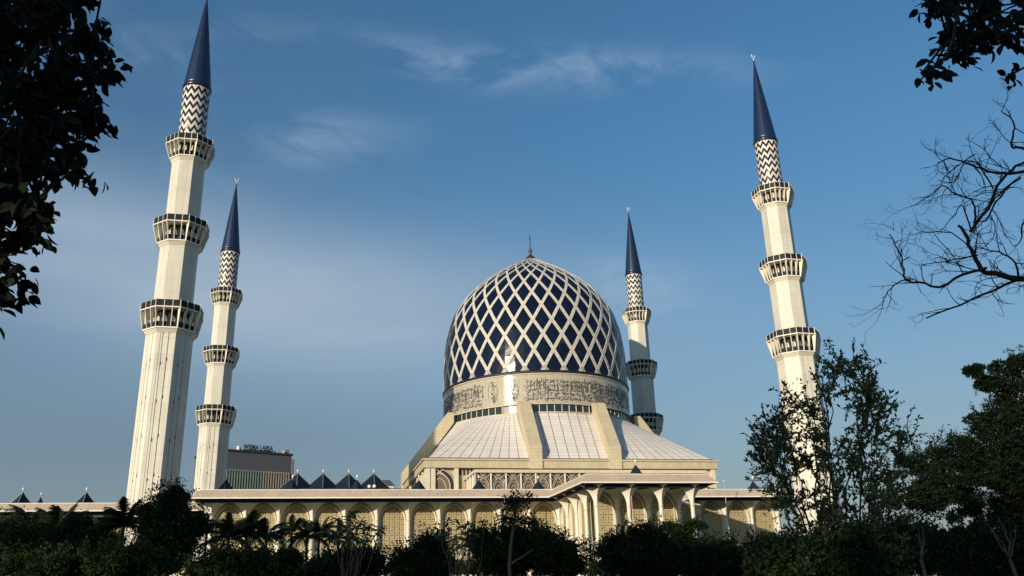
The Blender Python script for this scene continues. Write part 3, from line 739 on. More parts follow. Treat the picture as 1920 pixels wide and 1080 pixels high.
# ---- pyramid rooflights
def pyramid(u, v, zb, zt, hw, rot, ridges):
    if zb < 25: u, v, zb, zt, hw = WX + WK * u, WY + WK * v, WZ + WK * zb, WZ + WK * zt, WK * hw
    mb = MB(); c = [(hw * math.cos(rot + k * PI / 2), hw * math.sin(rot + k * PI / 2)) for k in range(4)]
    mb.add([(x, y, zb) for x, y in c] + [(0, 0, zt)], [(0, 1, 4), (1, 2, 4), (2, 3, 4), (3, 0, 4), (3, 2, 1, 0)])
    p = mb.build('pyramid_roof', 'pyr', mosque, loc=(u, v, 0))
    if ridges:
        rm = MB()
        for k in range(4): rm.tube([(c[k][0], c[k][1], zb + .03), (0, 0, zt + .02)], .10, 4)
        rm.build('ridge_strip', 'pyrline', p)
    MB().rev([(.05, zt - .1), (.05, zt + .35), (.22, zt + .5), (.26, zt + .68), (.18, zt + .85), (.03, zt + 1.1)], 8).build('ball_finial', 'ballm', p, True)
for u in (-60.5, -46.4, -32.2, -18.2, -4.2, 10.1, 65.8): pyramid(u, -35, 24.9, 28.45 if u > -4 else 28.55, 2.75, -PI / 4 + PI / 4, False)
pyramid(24.9, -61, 24.9, 28.4, 2.6, 0, False)
for u in (-108, -94.2, -121.8): pyramid(u, -10, 24.9, 28.8, 3.4, PI / 4 * 0, True)
pyramid(-111.5, 18, 26, 31.0, 2.2, 0, False)
for u in (-52.8, -46.0, -39.05, -32.0, -25.0): pyramid(u, 14, 32.1, 36.7, 5.1, PI / 4 * 0, True) if u > -50 else None
MB().add([(-56, 4, 31.2), (-16, 4, 31.2), (-16, 30, 31.2), (-56, 30, 31.2), (-46, 12, 32.4), (-24, 12, 32.4), (-24, 22, 32.4), (-46, 22, 32.4),
          (-56, 4, 23), (-16, 4, 23), (-16, 30, 23), (-56, 30, 23)], [(0, 1, 5, 4), (1, 2, 6, 5), (2, 3, 7, 6), (3, 0, 4, 7), (4, 5, 6, 7), (8, 9, 1, 0), (9, 10, 2, 1), (10, 11, 3, 2), (11, 8, 0, 3)]).build('courtyard_roof', 'darkroof', mosque)

# ================================================================== MINARETS
def octa(r, rot=PI / 8): return [(r * math.cos(rot + k * PI / 4), r * math.sin(rot + k * PI / 4)) for k in range(8)]
CO = math.cos(PI / 8)
def grooved(R):
    """octagon whose faces carry two shallow vertical channels either side of a raised strip"""
    pts = []; ap = R * CO; hw = R * math.sin(PI / 8)
    for k in range(8):
        a = k * PI / 4; c, s = math.cos(a), math.sin(a)
        loc = [(-hw, 0), (-hw * .62, 0), (-hw * .62, -.07), (-hw * .38, -.07), (-hw * .36, -.20), (-hw * .24, -.20), (-hw * .22, -.04), (hw * .22, -.04), (hw * .24, -.20), (hw * .36, -.20), (hw * .38, -.07), (hw * .62, -.07), (hw * .62, 0)]
        for (t, d) in loc: pts.append((c * (ap + d) - s * t, s * (ap + d) + c * t))
    return pts
def prism_sides(mb, poly, z0, z1, mi=0):
    n = len(poly); mb.add([(x, y, z0) for x, y in poly] + [(x, y, z1) for x, y in poly], [(i, (i + 1) % n, n + (i + 1) % n, n + i) for i in range(n)] + [tuple(range(n, 2 * n))], mi)
minaret = empty('minaret'); ROOT = minaret
mb = MB(); prism_sides(mb, grooved(4.82), 0, 56.3); sh = mb.build('lower_shaft', 'shaft', minaret)
ap = 4.82 * CO
sw = MB().box(-.12, .10, -.06, .06, -.30, .30).mesh('slot_window', 'void')
for k in range(8):
    a = k * PI / 4
    for h, z in enumerate(np.arange(9, 56, 7.75)):
        for t in (-1, 1):
            o = link('slot_window', sw, sh, None); t_ = t * 4.82 * math.sin(PI / 8) * .30; zz = z + (0.9 if t > 0 else 0) + 1.3
            o.location = (math.cos(a) * (ap - .18) - math.sin(a) * t_, math.sin(a) * (ap - .18) + math.cos(a) * t_, zz); o.rotation_euler = (0, 0, a)
mb = MB(); prism_sides(mb, octa(4.06), 56, 77); mb.build('middle_shaft', 'shaft', minaret)
mb = MB(); prism_sides(mb, octa(3.64), 76, 98); mb.build('upper_shaft', 'shaft', minaret)
def balcony(zl, zu, rl, ru, rs, rcore):
    B = empty('balcony', (0, 0, 0), 0, minaret)
    mb = MB(); o8 = octa
    def oring(r0, r1, z0, z1):
        mb.prism(o8(r0), z0, z1, 0, o8(r1))
    oring(rs + .02, rl - .15, zl - 1.15, zl - .32); mb.build('corbel', 'cream_col', B)
    mb = MB(); mb.prism(o8(rl), zl - .32, zl - .05); mb.build('lower_slab', 'lip', B)
    mb = MB(); mb.prism(o8(ru), zu - .18, zu + .05); mb.build('upper_slab', 'lip', B)
    mb = MB(); prism_sides(mb, o8(rcore + .09), zl - .05, zu - .19); mb.build('painted_shade_sleeve', 'dark', B)  # dark sleeve paints the shade inside the balcony onto the core
    # dark railing ring inside the fins, and cream arches painted as sunlit patches of the core
    rr = rl * .5 + ru * .5 - .75
    mb = MB(); 
    p0 = o8(rl - .28); p1 = o8(rl - .18)
    mb.prism(p0, zl - .05, zl + 1.1, 0, p1); mb.build('inner_railing', 'dark', B)
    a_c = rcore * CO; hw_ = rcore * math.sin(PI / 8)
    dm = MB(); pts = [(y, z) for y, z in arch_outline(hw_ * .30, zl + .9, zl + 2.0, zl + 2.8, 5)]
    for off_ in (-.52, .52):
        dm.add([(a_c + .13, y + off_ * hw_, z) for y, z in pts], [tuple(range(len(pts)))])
    dmesh = dm.mesh('painted_lit_patch', 'cream_col')
    al, au = rl * CO, ru * CO; hl, hu = rl * math.sin(PI / 8), ru * math.sin(PI / 8)
    z0, z1 = zl - .06, zu - .17
    fms = []
    for q in (-1, -1 / 3, 1 / 3):
        yl, yu = hl * q, hu * q; th = .075; f = MB()
        inw = .62
        f.hexa([(al + .03, yl - th, z0), (al + .03, yl + th, z0), (al - .28, yl + th, z0), (al - .28, yl - th, z0)],
               [(au + .03, yu - th, z1), (au + .03, yu + th, z1), (au - 1.0, yu * .92 + th, z1), (au - 1.0, yu * .92 - th, z1)])
        fms.append(f.mesh('fin', 'cream_col'))
    seg = 2 * hu / 3
    pn = MB().box(au - .22, au - .15, -seg / 2 + .08, seg / 2 - .08, zu + .05, zu + 1.5).mesh('railing_panel', 'dark')
    ps = MB().box(au - .24, au - .08, -.06, .06, zu + .05, zu + 1.62).mesh('railing_post', 'cream_col')
    for k in range(8):
        a = k * PI / 4
        link('painted_lit_patch', dmesh, B, None, a)
        for f in fms: link('fin', f, B, None, a)
        for q in (-1, 0, 1):
            o = link('railing_panel', pn, B, (-math.sin(a) * q * seg, math.cos(a) * q * seg, 0), a)
            o = link('railing_post', ps, B, (-math.sin(a) * (q - .5) * seg, math.cos(a) * (q - .5) * seg, 0), a)
    return B
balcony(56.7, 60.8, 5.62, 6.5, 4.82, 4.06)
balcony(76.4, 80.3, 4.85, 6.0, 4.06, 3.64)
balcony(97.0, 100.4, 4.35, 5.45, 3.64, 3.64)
cyl = MB().rev([(2.93, 97.5), (2.93, 115.9)], 48).build('chevron_tower', 'navy_tile', minaret, True)
for j in range(7):
    mb = MB(); vs = []; n = 144; zc = 101.9 + j * 2.06; fs = []
    for i in range(n + 1):
        a = 2 * PI * i / n; ph = (i % 12) / 12.0; t = 1 - abs(2 * ph - 1)
        zz = zc + 1.35 * t
        for q in (0, 1.05): vs.append((2.97 * math.cos(a), 2.97 * math.sin(a), min(zz + q, 115.9)))
    fs = [(2 * i, 2 * i + 2, 2 * i + 3, 2 * i + 1) for i in range(n)]
    mb.add(vs, fs); mb.build('chevron_band', 'chevron', cyl)
MB().rev([(2.95, 115.6), (3.2, 115.75), (3.25, 116.4), (3.05, 116.6)], 48).build('collar_ring', 'navy_tile', minaret, True)
cone = MB().rev([(3.08, 116.4), (3.0, 117.2), (1.95, 126.0), (1.0, 134.0), (.35, 139.6), (.09, 142.3)], 32).build('spire', 'spire', minaret, True)
sm = MB()
for k in range(16):
    a = k * PI / 8; sm.tube([(3.02 * math.cos(a), 3.02 * math.sin(a), 117.0), (1.97 * math.cos(a), 1.97 * math.sin(a), 126.0), (1.02 * math.cos(a), 1.02 * math.sin(a), 134.0), (.36 * math.cos(a), .36 * math.sin(a), 139.6)], .035, 4)
sm.build('seam_ribs', 'spire', cone)
MB().rev([(.1, 142.0), (.07, 142.5), (.2, 142.7), (.07, 142.9), (.05, 143.1)], 8).build('finial_rod', 'ballm', minaret, True)
cm = MB(); pts = [(0.62 * math.cos(a), 0, 143.85 + .66 * math.sin(a)) for a in np.linspace(R_(-235), R_(45), 18)]
cm.tube(pts, [.03 + .12 * math.sin(PI * i / 17) for i in range(18)], 6); o = cm.build('crescent', 'ballm', minaret); o.rotation_euler = (0, 0, R_(20))
for o_ in col.objects:
    if o_.parent is not None: kids.setdefault(o_.parent.name, []).append(o_)
specs = [(-72.85, -51, 'tallest-looking cream minaret, front left, its blue spire cut by the top edge'),
         (-72.85, 51, 'smaller cream minaret standing close right of the front left one, beside the grey office block'),
         (72.85, 51, 'most distant minaret, rising just right of the blue dome'),
         (72.85, -51, 'cream minaret on the right with its foot behind the leafy young tree')]
for i, (u, v, lab) in enumerate(specs):
    r = minaret if i == 0 else copy_tree(minaret)
    r.location = b2w(u, v); r.rotation_euler = (0, 0, TH)
    tag(r, lab, 'minaret', 'four minarets at the corners of the mosque')

# ================================================================== far buildings
A = wpt(405, 838, 400); Bp = wpt(547, 853, 422.7); ZTOP = (A.z + Bp.z) / 2
dx = Vector((Bp.x - A.x, Bp.y - A.y, 0)); LN = dx.length; ang = math.atan2(dx.y, dx.x)
off = empty('office_block', (A.x, A.y, 0), ang); tag(off, 'grey office block with vertical fins and black roof letters, behind the left minarets', 'building')
MB().box(0, LN, 0, 28, 0, ZTOP - .9).build('wall', 'grey_wall', off)
MB().box(-.5, LN + .5, -.5, 28.5, ZTOP - .9, ZTOP).build('parapet', 'darkroof', off)
MB().box(LN + .1, LN + 1.5, -.3, 1.1, 0, ZTOP - 2.6).build('corner_pier', 'pink', off)
zf = wpt(490, 882, 410).z
MB().box(.6, LN * .62, -.25, 0, 0, zf).build('glazing', 'green_glass', off); MB().box(LN * .62 + .05, LN - 1.4, -.25, 0, 0, zf).build('glazing', 'brown_glass', off)
nf = 28; fw = (LN - 2) / nf
fa = MB().box(-.28, .28, -1.3, 0, 0, zf).mesh('fin', 'fin_green'); fb = MB().box(-.28, .28, -1.3, 0, 0, zf).mesh('fin', 'fin_beige')
for k in range(nf + 1): link('fin', fa if k < nf * .62 else fb, off, (.6 + k * fw, -.25, 0))
MB().box(LN - 2.6, LN - .6, 2, 6, ZTOP, ZTOP + 2.2).build('lift_cabin', 'pink', off)
for k, (f, h, r) in enumerate(((.3, 1.9, .9), (.1, 1.2, .4), (.33, 1.3, .3), (.84, 2.2, .08), (.9, 1.1, .35), (.94, 1.0, .3), (.78, .9, .4), (.74, .8, .4))):
    MB().rev([(r, ZTOP), (r * .9, ZTOP + h)], 8).build('roof_vent', 'ballm' if k in (0, 4, 2) else 'dark', off, loc=(f * LN, 1.5, 0))
fc = bpy.data.curves.new('roof_letters', 'FONT'); fc.body = 'WISMA LABSA'; fc.size = 3.5; fc.extrude = .25; fc.offset = .04; fc.space_character = 1.02
to = bpy.data.objects.new('roof_letters', fc); col.objects.link(to)
bpy.context.view_layer.update()
dg = bpy.context.evaluated_depsgraph_get(); tm_ = bpy.data.meshes.new_from_object(to.evaluated_get(dg)); bpy.data.objects.remove(to)
tm_.materials.clear(); tm_.materials.append(M['letter'])
xs = [v.co.x for v in tm_.vertices]; wid_ = max(xs) - min(xs)
u0l = wpt(456, 846, 408); u1l = wpt(511, 846, 417); want = (u1l - u0l).length
lo = link('roof_letters', tm_, off); lo.rotation_euler = (PI / 2, 0, 0)
lo.scale = (want / wid_, 1.0, 1.0); lo.location = ((Vector((u0l.x - A.x, u0l.y - A.y, 0))).length, -.1, ZTOP + .45)
MB().box(lo.location.x, lo.location.x + want, -.05, .05, ZTOP, ZTOP + .5).build('sign_frame', 'dark', off)
def house(px, py, Y, wd, hh, label, roofm):
    p = wpt(px, py, Y); r = empty('distant_house', (p.x, p.y, 0), R_(12)); tag(r, label, 'house')
    MB().box(-wd, wd, -4, 4, 0, p.z - hh).build('wall', 'cream', r)
    MB().add([(-wd-.5,-4.5,p.z-hh),(wd+.5,-4.5,p.z-hh),(wd+.5,4.5,p.z-hh),(-wd-.5,4.5,p.z-hh),(-wd*.55,0,p.z),(wd*.55,0,p.z)], [(0,1,5,4),(1,2,5),(2,3,4,5),(3,0,4)]).build('roof', roofm, r)
house(681, 905, 380, 4.0, 4.4, 'small distant building with a salmon roof between two slate pyramids', 'pink')
house(723, 900, 400, 3.4, 3.0, 'small distant dark-roofed building right of the last slate pyramid', 'grey_wall')

# floodlights on the wing roof
for u_px, s in ((686, -1), (692, 1)):
    pass
fl = empty('floodlight', b2w(-30.1, -52.5, 24.1)); tag(fl, 'pair of white floodlights on a bracket at the wing roof edge', 'floodlight')
fm = MB(); fm.tube([(0, 0, 0), (0, 0, .5)], .06, 6); fm.tube([(-.45, 0, .5), (.45, 0, .5)], .05, 6); fm.build('bracket', 'dark', fl)
for x in (-.5, .55): MB().rev([(.1, .4), (.33, .5), (.4, .8), (.3, 1.05), (.08, 1.1)], 10).build('lamp_head', 'ballm', fl, True, (x, 0, 0))

# flagpoles
def flagpole(u, v, zt, label, flag=False):
    r = empty('flagpole', b2w(u, v), TH); tag(r, label, 'flagpole')
    MB().rev([(.14, 0), (.10, zt * .6), (.06, zt)], 8).build('pole', 'pole', r, True)
    MB().rev([(.05, zt), (.13, zt + .1), (.13, zt + .22), (.03, zt + .32)], 8).build('ball_finial', 'ballm', r, True)
    if flag:
        f = MB(); vs = []; n = 9; mrow = 8
        for i in range(n + 1):
            for j in range(mrow + 1):
                s = j / mrow; z = zt - 3.0 - 2.8 * i / n - s * 1.5; x = -.12 - s * .38 * (.6 + .4 * i / n); y = .12 * math.sin(j * 2.1 + i * .4)
                vs.append((x, y, z))
        f.add(vs, [(i * (mrow + 1) + j, i * (mrow + 1) + j + 1, (i + 1) * (mrow + 1) + j + 1, (i + 1) * (mrow + 1) + j) for i in range(n) for j in range(mrow)])
        f.build('flag', 'red', r)
flagpole(17.8, -76, 22.9, 'flagpole with a limp red flag in front of the entrance porch', True)
flagpole(45.4, -60, 25.0, 'bare flagpole in front of the right wing')
flagpole(-3.7, -60, 24.8, 'thin bare flagpole left of the layered slender tree')

# ================================================================== VEGETATION
def nrm(a): return a / np.maximum(np.linalg.norm(a, axis=1, keepdims=True), 1e-9)
def leaf_mesh(name, C, D, Nn, Ln, Wd, mat, fine=False):
    """C base points, D leaf directions, Nn normals, lengths and widths -> one mesh"""
    n = len(C); D = nrm(D); Sd = nrm(np.cross(D, Nn)); Up = nrm(np.cross(Sd, D)); Ln = Ln[:, None]; Wd = Wd[:, None]
    if fine:
        P_ = lambda t, w_, u_: C + D*Ln*t + Sd*Wd*w_ + Up*(Wd*abs(w_)*.25 + Ln*u_)
        cols = [C, P_(.16, .30, 0), P_(.42, .50, -.01), P_(.70, .42, -.05), P_(.90, .17, -.12), P_(1.0, 0, -.17), P_(.90, -.17, -.12), P_(.70, -.42, -.05), P_(.42, -.50, -.01), P_(.16, -.30, 0), P_(.5, 0, -.03)]
        V = np.stack(cols, 1).reshape(-1, 3); k = 11
        F = np.array([[i, (i + 1) % 10, 10] for i in range(10)])
    else:
        cols = [C, C + D*Ln*.5 + Sd*Wd*.5, C + D*Ln - Up*Ln*.12, C + D*Ln*.5 - Sd*Wd*.5]
        V = np.stack(cols, 1).reshape(-1, 3); k = 4; F = np.array([[0, 1, 2, 3]])
    Fa = (F[None] + (np.arange(n) * k)[:, None, None]).reshape(-1, F.shape[1])
    me = bpy.data.meshes.new(name); me.vertices.add(len(V)); me.vertices.foreach_set('co', V.ravel())
    me.loops.add(Fa.size); me.loops.foreach_set('vertex_index', Fa.ravel()); me.polygons.add(len(Fa))
    me.polygons.foreach_set('loop_start', np.arange(len(Fa)) * F.shape[1])
    me.update(); me.validate(); me.materials.append(M[mat]); return me
def rdir(n, zb=0.0):
    d = rng.normal(size=(n, 3)); d[:, 2] += zb; return nrm(d)
def limb(mb, a, b, r0, r1, sag=.12, n=5, seg=6):
    a = np.array(a); b = np.array(b); L_ = np.linalg.norm(b - a); w_ = rng.normal(size=3) * L_ * sag * .5
    pts = []
    for i in range(n + 1):
        t = i / n; p = a + (b - a) * t + w_ * math.sin(PI * t) + rng.normal(size=3) * L_ * .012 * (0 < i < n); pts.append(p)
    mb.tube(pts, [r0 + (r1 - r0) * (i / n) ** .8 for i in range(n + 1)], seg); return pts
def px2m(px, Y): return px * Y / (FPX * .97)
LOWER = {'dark dense tree at the far left bottom below the low left wing': 16, 'dark tree left of the tall one, in front of the low left wing': 18, 'dark low tree below the fan palm at left': 8, 'broad round dark green crown beneath the feathery palms': 9, 'round dark crown behind the rosette-leaved shrub': 8, 'pointed dark crown left of the sparse tree, below the arch with palm reflection': 4,
         'dark rounded tree directly in front of the entrance porch': 8, 'mid green bushy tree standing behind the slender layered tree': 6, 'dark tree in front of the right wing, second from the porch': 8}
def blob_tree(name, label, Y, blobs, base_px, leafm='leaf', nclus=60, per=170, lsize=.26, trunk_r=.16, group='trees growing in front of the mosque', bark='bark', cat='tree', aspect=.45, droop=.0, depth=1.0, base_dy=0.0):
    blobs = [(a_, b_ + LOWER.get(label, 0), c_, d_) for a_, b_, c_, d_ in blobs]
    b0 = wpt(base_px, 1040, Y + base_dy); base = np.array([b0.x, b0.y, 0.0])
    root = empty(name, base); tag(root, label, cat, group)
    lsize *= .78; per = int(per * 1.45)
    areas = np.array([max(rx * ry, 1) for _, _, rx, ry in blobs]); pr = areas / areas.sum()
    cl = []
    for k in range(nclus):
        i = rng.choice(len(blobs), p=pr) if k >= len(blobs) else k
        cx, cy, rx, ry = blobs[i]
        while True:
            q = rng.uniform(-1, 1, 3)
            if .25 < q @ q < 1 or (q @ q < 1 and rng.random() < .3): break
        p = wpt(cx + q[0] * rx * .86, cy + q[1] * ry * .86, Y)
        p = np.array([p.x, p.y + q[2] * px2m((rx + ry) * .55, Y) * depth, p.z]); rad = px2m(min(rx, ry), Y) * rng.uniform(.30, .5)
        cl.append((p - base, max(rad, lsize * 1.3)))
    spr = []
    for k in range(int(nclus * .55)):                # loose sprigs that break the outline
        cx, cy, rx, ry = blobs[rng.choice(len(blobs), p=pr)]; a = rng.uniform(-.35, PI + .35); f = rng.uniform(.92, 1.22)
        p = wpt(cx + math.cos(a) * rx * f, cy - math.sin(a) * ry * f, Y); spr.append(np.array([p.x, p.y + rng.normal() * px2m(rx, Y) * .4, p.z]) - base)
    C = []; D = []
    for p in spr:
        n = int(per * .16); ax = nrm(rng.normal(size=(1, 3)) * .5 + np.array([[0, 0, 1.0]]))[0]; t_ = rng.uniform(-1, 1, n)
        C.append(p + ax * (t_ * lsize * 2.4)[:, None] + rng.normal(size=(n, 3)) * lsize * .55); D.append(nrm(rdir(n) + ax * .7))
    for p, rad in cl:
        n = int(per * rng.uniform(.6, 1.3)); d = rdir(n); rr = rad * rng.uniform(.15, 1.0, n) ** .55
        lump = 1 + .25 * np.sin(d[:, 0] * 4 + p[0] * 7) * np.sin(d[:, 2] * 5 + p[2] * 9)
        c = p + d * (rr * lump)[:, None] * np.array([1.15, 1.15, .8]); C.append(c); D.append(nrm(d * .8 + rdir(n) * .8 + np.array([0, 0, -droop])))
    C = np.concatenate(C); D = np.concatenate(D); n = len(C)
    Nn = nrm(rdir(n) + np.array([0, 0, .7]))
    me = leaf_mesh('foliage', C, D, Nn, rng.uniform(.6, 1.25, n) * lsize, rng.uniform(.7, 1.2, n) * lsize * aspect, leafm)
    link('foliage', me, root, kind='stuff')
    tb_ = MB(); zt_ = np.mean([p[2] for p, _ in cl]); zmin = min(p[2] for p, _ in cl)
    top = np.array([np.mean([p[0] for p, _ in cl]) * .8, np.mean([p[1] for p, _ in cl]) * .8, max(zmin, zt_ * .62)])
    limb(tb_, (0, 0, -.2), top, trunk_r, trunk_r * .7, .1)
    lb = MB()
    order = sorted(range(len(cl)), key=lambda i: np.linalg.norm(cl[i][0] - top)); got = [top]
    for i in order[::max(1, len(cl) // 60)]:
        p = cl[i][0]; q = min(got, key=lambda g_: np.linalg.norm(g_ - p)); dd = np.linalg.norm(p - top)
        limb(lb, q, p, max(.02, trunk_r * .35 * math.exp(-dd / 2.5)), .015, .15, 3, 5); got.append(p)
    tb_.build('trunk', bark, root, True); lb.build('branches', bark, root, True)
    return root
T = 'trees growing in front of the mosque'
E_ = 'dark '
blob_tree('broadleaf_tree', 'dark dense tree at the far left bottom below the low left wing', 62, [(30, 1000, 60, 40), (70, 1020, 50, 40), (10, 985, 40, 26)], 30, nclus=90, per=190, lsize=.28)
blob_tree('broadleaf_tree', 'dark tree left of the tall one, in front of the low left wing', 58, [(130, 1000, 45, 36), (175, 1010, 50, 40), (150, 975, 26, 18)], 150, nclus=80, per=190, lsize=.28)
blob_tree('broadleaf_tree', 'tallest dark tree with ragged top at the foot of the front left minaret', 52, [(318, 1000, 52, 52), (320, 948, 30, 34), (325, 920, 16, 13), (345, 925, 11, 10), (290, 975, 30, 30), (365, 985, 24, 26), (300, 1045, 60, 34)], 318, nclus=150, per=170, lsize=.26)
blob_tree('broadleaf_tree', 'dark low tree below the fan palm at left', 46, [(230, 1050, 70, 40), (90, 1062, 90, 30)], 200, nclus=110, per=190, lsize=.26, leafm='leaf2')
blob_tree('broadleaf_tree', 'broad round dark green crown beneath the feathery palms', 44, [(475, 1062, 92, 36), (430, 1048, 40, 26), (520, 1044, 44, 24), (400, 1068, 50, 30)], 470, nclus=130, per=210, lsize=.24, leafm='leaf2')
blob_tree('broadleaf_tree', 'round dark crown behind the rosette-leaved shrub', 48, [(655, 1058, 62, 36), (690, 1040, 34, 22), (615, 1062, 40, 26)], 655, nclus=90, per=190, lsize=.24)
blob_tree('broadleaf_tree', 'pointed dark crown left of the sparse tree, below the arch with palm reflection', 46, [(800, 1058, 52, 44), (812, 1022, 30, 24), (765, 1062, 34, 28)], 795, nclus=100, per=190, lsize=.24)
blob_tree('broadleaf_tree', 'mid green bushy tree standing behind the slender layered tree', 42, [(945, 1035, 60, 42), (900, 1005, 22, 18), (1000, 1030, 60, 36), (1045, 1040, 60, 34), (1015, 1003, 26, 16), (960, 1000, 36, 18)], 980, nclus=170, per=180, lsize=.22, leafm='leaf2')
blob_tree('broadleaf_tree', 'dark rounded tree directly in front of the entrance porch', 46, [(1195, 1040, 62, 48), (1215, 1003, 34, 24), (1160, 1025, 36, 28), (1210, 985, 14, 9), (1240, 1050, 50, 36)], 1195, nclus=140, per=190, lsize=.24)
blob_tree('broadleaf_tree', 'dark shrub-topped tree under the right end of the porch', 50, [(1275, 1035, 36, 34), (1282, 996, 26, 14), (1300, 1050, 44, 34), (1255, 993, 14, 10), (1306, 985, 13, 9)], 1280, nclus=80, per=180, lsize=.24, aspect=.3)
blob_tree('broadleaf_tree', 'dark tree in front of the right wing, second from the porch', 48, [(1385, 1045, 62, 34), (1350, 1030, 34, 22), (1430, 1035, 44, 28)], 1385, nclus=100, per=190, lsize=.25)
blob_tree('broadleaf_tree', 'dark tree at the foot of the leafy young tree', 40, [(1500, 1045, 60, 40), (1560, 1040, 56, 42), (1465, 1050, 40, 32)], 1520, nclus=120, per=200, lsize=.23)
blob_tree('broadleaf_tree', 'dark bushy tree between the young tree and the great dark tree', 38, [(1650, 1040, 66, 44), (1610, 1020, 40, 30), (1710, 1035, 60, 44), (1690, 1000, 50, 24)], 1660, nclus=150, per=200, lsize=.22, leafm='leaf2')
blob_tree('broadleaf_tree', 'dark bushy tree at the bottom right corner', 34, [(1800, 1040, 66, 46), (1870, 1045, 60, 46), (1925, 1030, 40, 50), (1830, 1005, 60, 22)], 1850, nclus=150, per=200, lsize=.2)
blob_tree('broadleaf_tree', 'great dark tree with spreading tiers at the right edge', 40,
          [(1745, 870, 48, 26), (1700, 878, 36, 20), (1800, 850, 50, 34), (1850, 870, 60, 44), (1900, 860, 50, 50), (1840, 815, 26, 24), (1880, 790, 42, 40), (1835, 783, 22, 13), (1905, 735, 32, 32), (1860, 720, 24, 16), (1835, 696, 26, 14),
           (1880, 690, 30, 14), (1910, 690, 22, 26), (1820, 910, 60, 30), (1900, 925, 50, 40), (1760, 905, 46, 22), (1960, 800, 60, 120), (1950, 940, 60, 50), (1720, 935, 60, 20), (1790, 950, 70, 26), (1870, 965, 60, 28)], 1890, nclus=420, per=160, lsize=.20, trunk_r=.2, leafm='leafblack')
blob_tree('low_bush', 'dark low bush hiding the foot of the leafy young tree', 15.5, [(1500, 1062, 70, 46), (1580, 1052, 70, 50), (1640, 1066, 60, 40), (1440, 1072, 40, 26)], 1545, nclus=90, per=150, lsize=.13, cat='bush', group=None, trunk_r=.04)
# low hedge filling between the trunks
for i, (cx, wpx, Y, lab) in enumerate(((150, 190, 75, 'dark hedge row behind the trees at lower left'), (560, 200, 78, 'dark hedge row below the arcade'), (940, 190, 80, 'dark hedge row behind the slender tree'),
                                       (1320, 210, 76, 'dark hedge row below the porch and right wing'), (1720, 240, 70, 'dark hedge row at lower right'))):
    blob_tree('hedge', lab, Y, [(cx - wpx * .75, 1068, wpx * .35, 16), (cx - wpx * .25, 1064, wpx * .35, 19), (cx + wpx * .25, 1068, wpx * .35, 17), (cx + wpx * .75, 1064, wpx * .35, 19)], cx, nclus=74, per=140, lsize=.34, cat='hedge', group='dark hedges behind the trees', trunk_r=.1)

# slender tree with layered crown, thin pale trunk
def layered_tree():
    Y = 36; b0 = wpt(957, 1078, Y); base = np.array([b0.x, b0.y, 0])
    r = empty('layered_tree', base); tag(r, 'slender tree with flat layered tufts and pale trunk before the middle of the wing', 'tree')
    w3 = lambda px, py, dy=0.0: np.array(wpt(px, py, Y)) - base + np.array([0, dy, 0])
    mb = MB(); pts = [np.array([0, 0, -.2]), w3(955, 1060), w3(958, 1020), w3(963, 985), w3(968, 955), w3(972, 930)]
    mb.tube(pts, [.08, .068, .058, .048, .036, .018], 8); mb.build('trunk', 'palebark', r, True)
    C = []; D = []; lb = MB()
    for (px, py, rx, ry) in ((972, 931, 25, 7), (960, 937, 13, 5), (988, 934, 12, 6), (957, 949, 17, 6), (972, 944, 18, 5), (950, 966, 16, 7), (985, 967, 22, 8), (945, 974, 14, 5), (972, 978, 18, 7), (992, 976, 10, 5)):
        cen = w3(px, py); n = 120
        d = rng.normal(size=(n, 3)) * .5; c = cen + d * np.array([px2m(rx, Y), px2m(rx, Y) * .8, px2m(ry, Y)]); C.append(c); D.append(nrm(d + rdir(n) * .5))
        limb(lb, w3(966, py + 14), cen, .035, .015, .1, 3, 4)
    C = np.concatenate(C); D = np.concatenate(D); n = len(C)
    link('foliage', leaf_mesh('foliage', C, D, nrm(rdir(n) + np.array([0, 0, 1.6])), rng.uniform(.10, .2, n), rng.uniform(.05, .09, n), 'leaf2'), r, kind='stuff')
    limb(lb, w3(958, 1058), w3(1000, 1030), .05, .025, .05, 5, 6); lb.build('branches', 'palebark', r, True)
layered_tree()

# palms: each frond a part
def frond_mesh(L_, droop, lw, nl=26):
    mb = MB(); pts = []
    for i in range(9):
        t = i / 8; pts.append((L_ * t * (1 - .12 * t), 0, L_ * (.45 * t - droop * t * t)))
    mb.tube(pts, [.035 * (1 - .8 * i / 8) for i in range(9)], 4)
    for i in range(nl):
        t = .12 + .88 * i / nl; k = min(7, int(t * 8)); f = t * 8 - k; p = Vector(pts[k]).lerp(Vector(pts[k + 1]), f); dd = (Vector(pts[k + 1]) - Vector(pts[k])).normalized()
        ll = lw * math.sin(PI * (t * .85 + .1)) * random.uniform(.85, 1.1)
        for s in (-1, 1):
            tip = p + dd * ll * .55 + Vector((0, s * ll * .75, -ll * random.uniform(.35, .7))); wv_ = dd * .05
            mb.add([tuple(p - wv_), tuple(p + wv_), tuple(p.lerp(tip, .55) + wv_ * .9 + Vector((0, 0, .02))), tuple(tip)], [(0, 1, 2, 3)])
    return mb.mesh('frond', 'palm')
FR = [frond_mesh(2.6, .62, .75), frond_mesh(2.6, .95, .75), frond_mesh(2.5, .35, .7)]
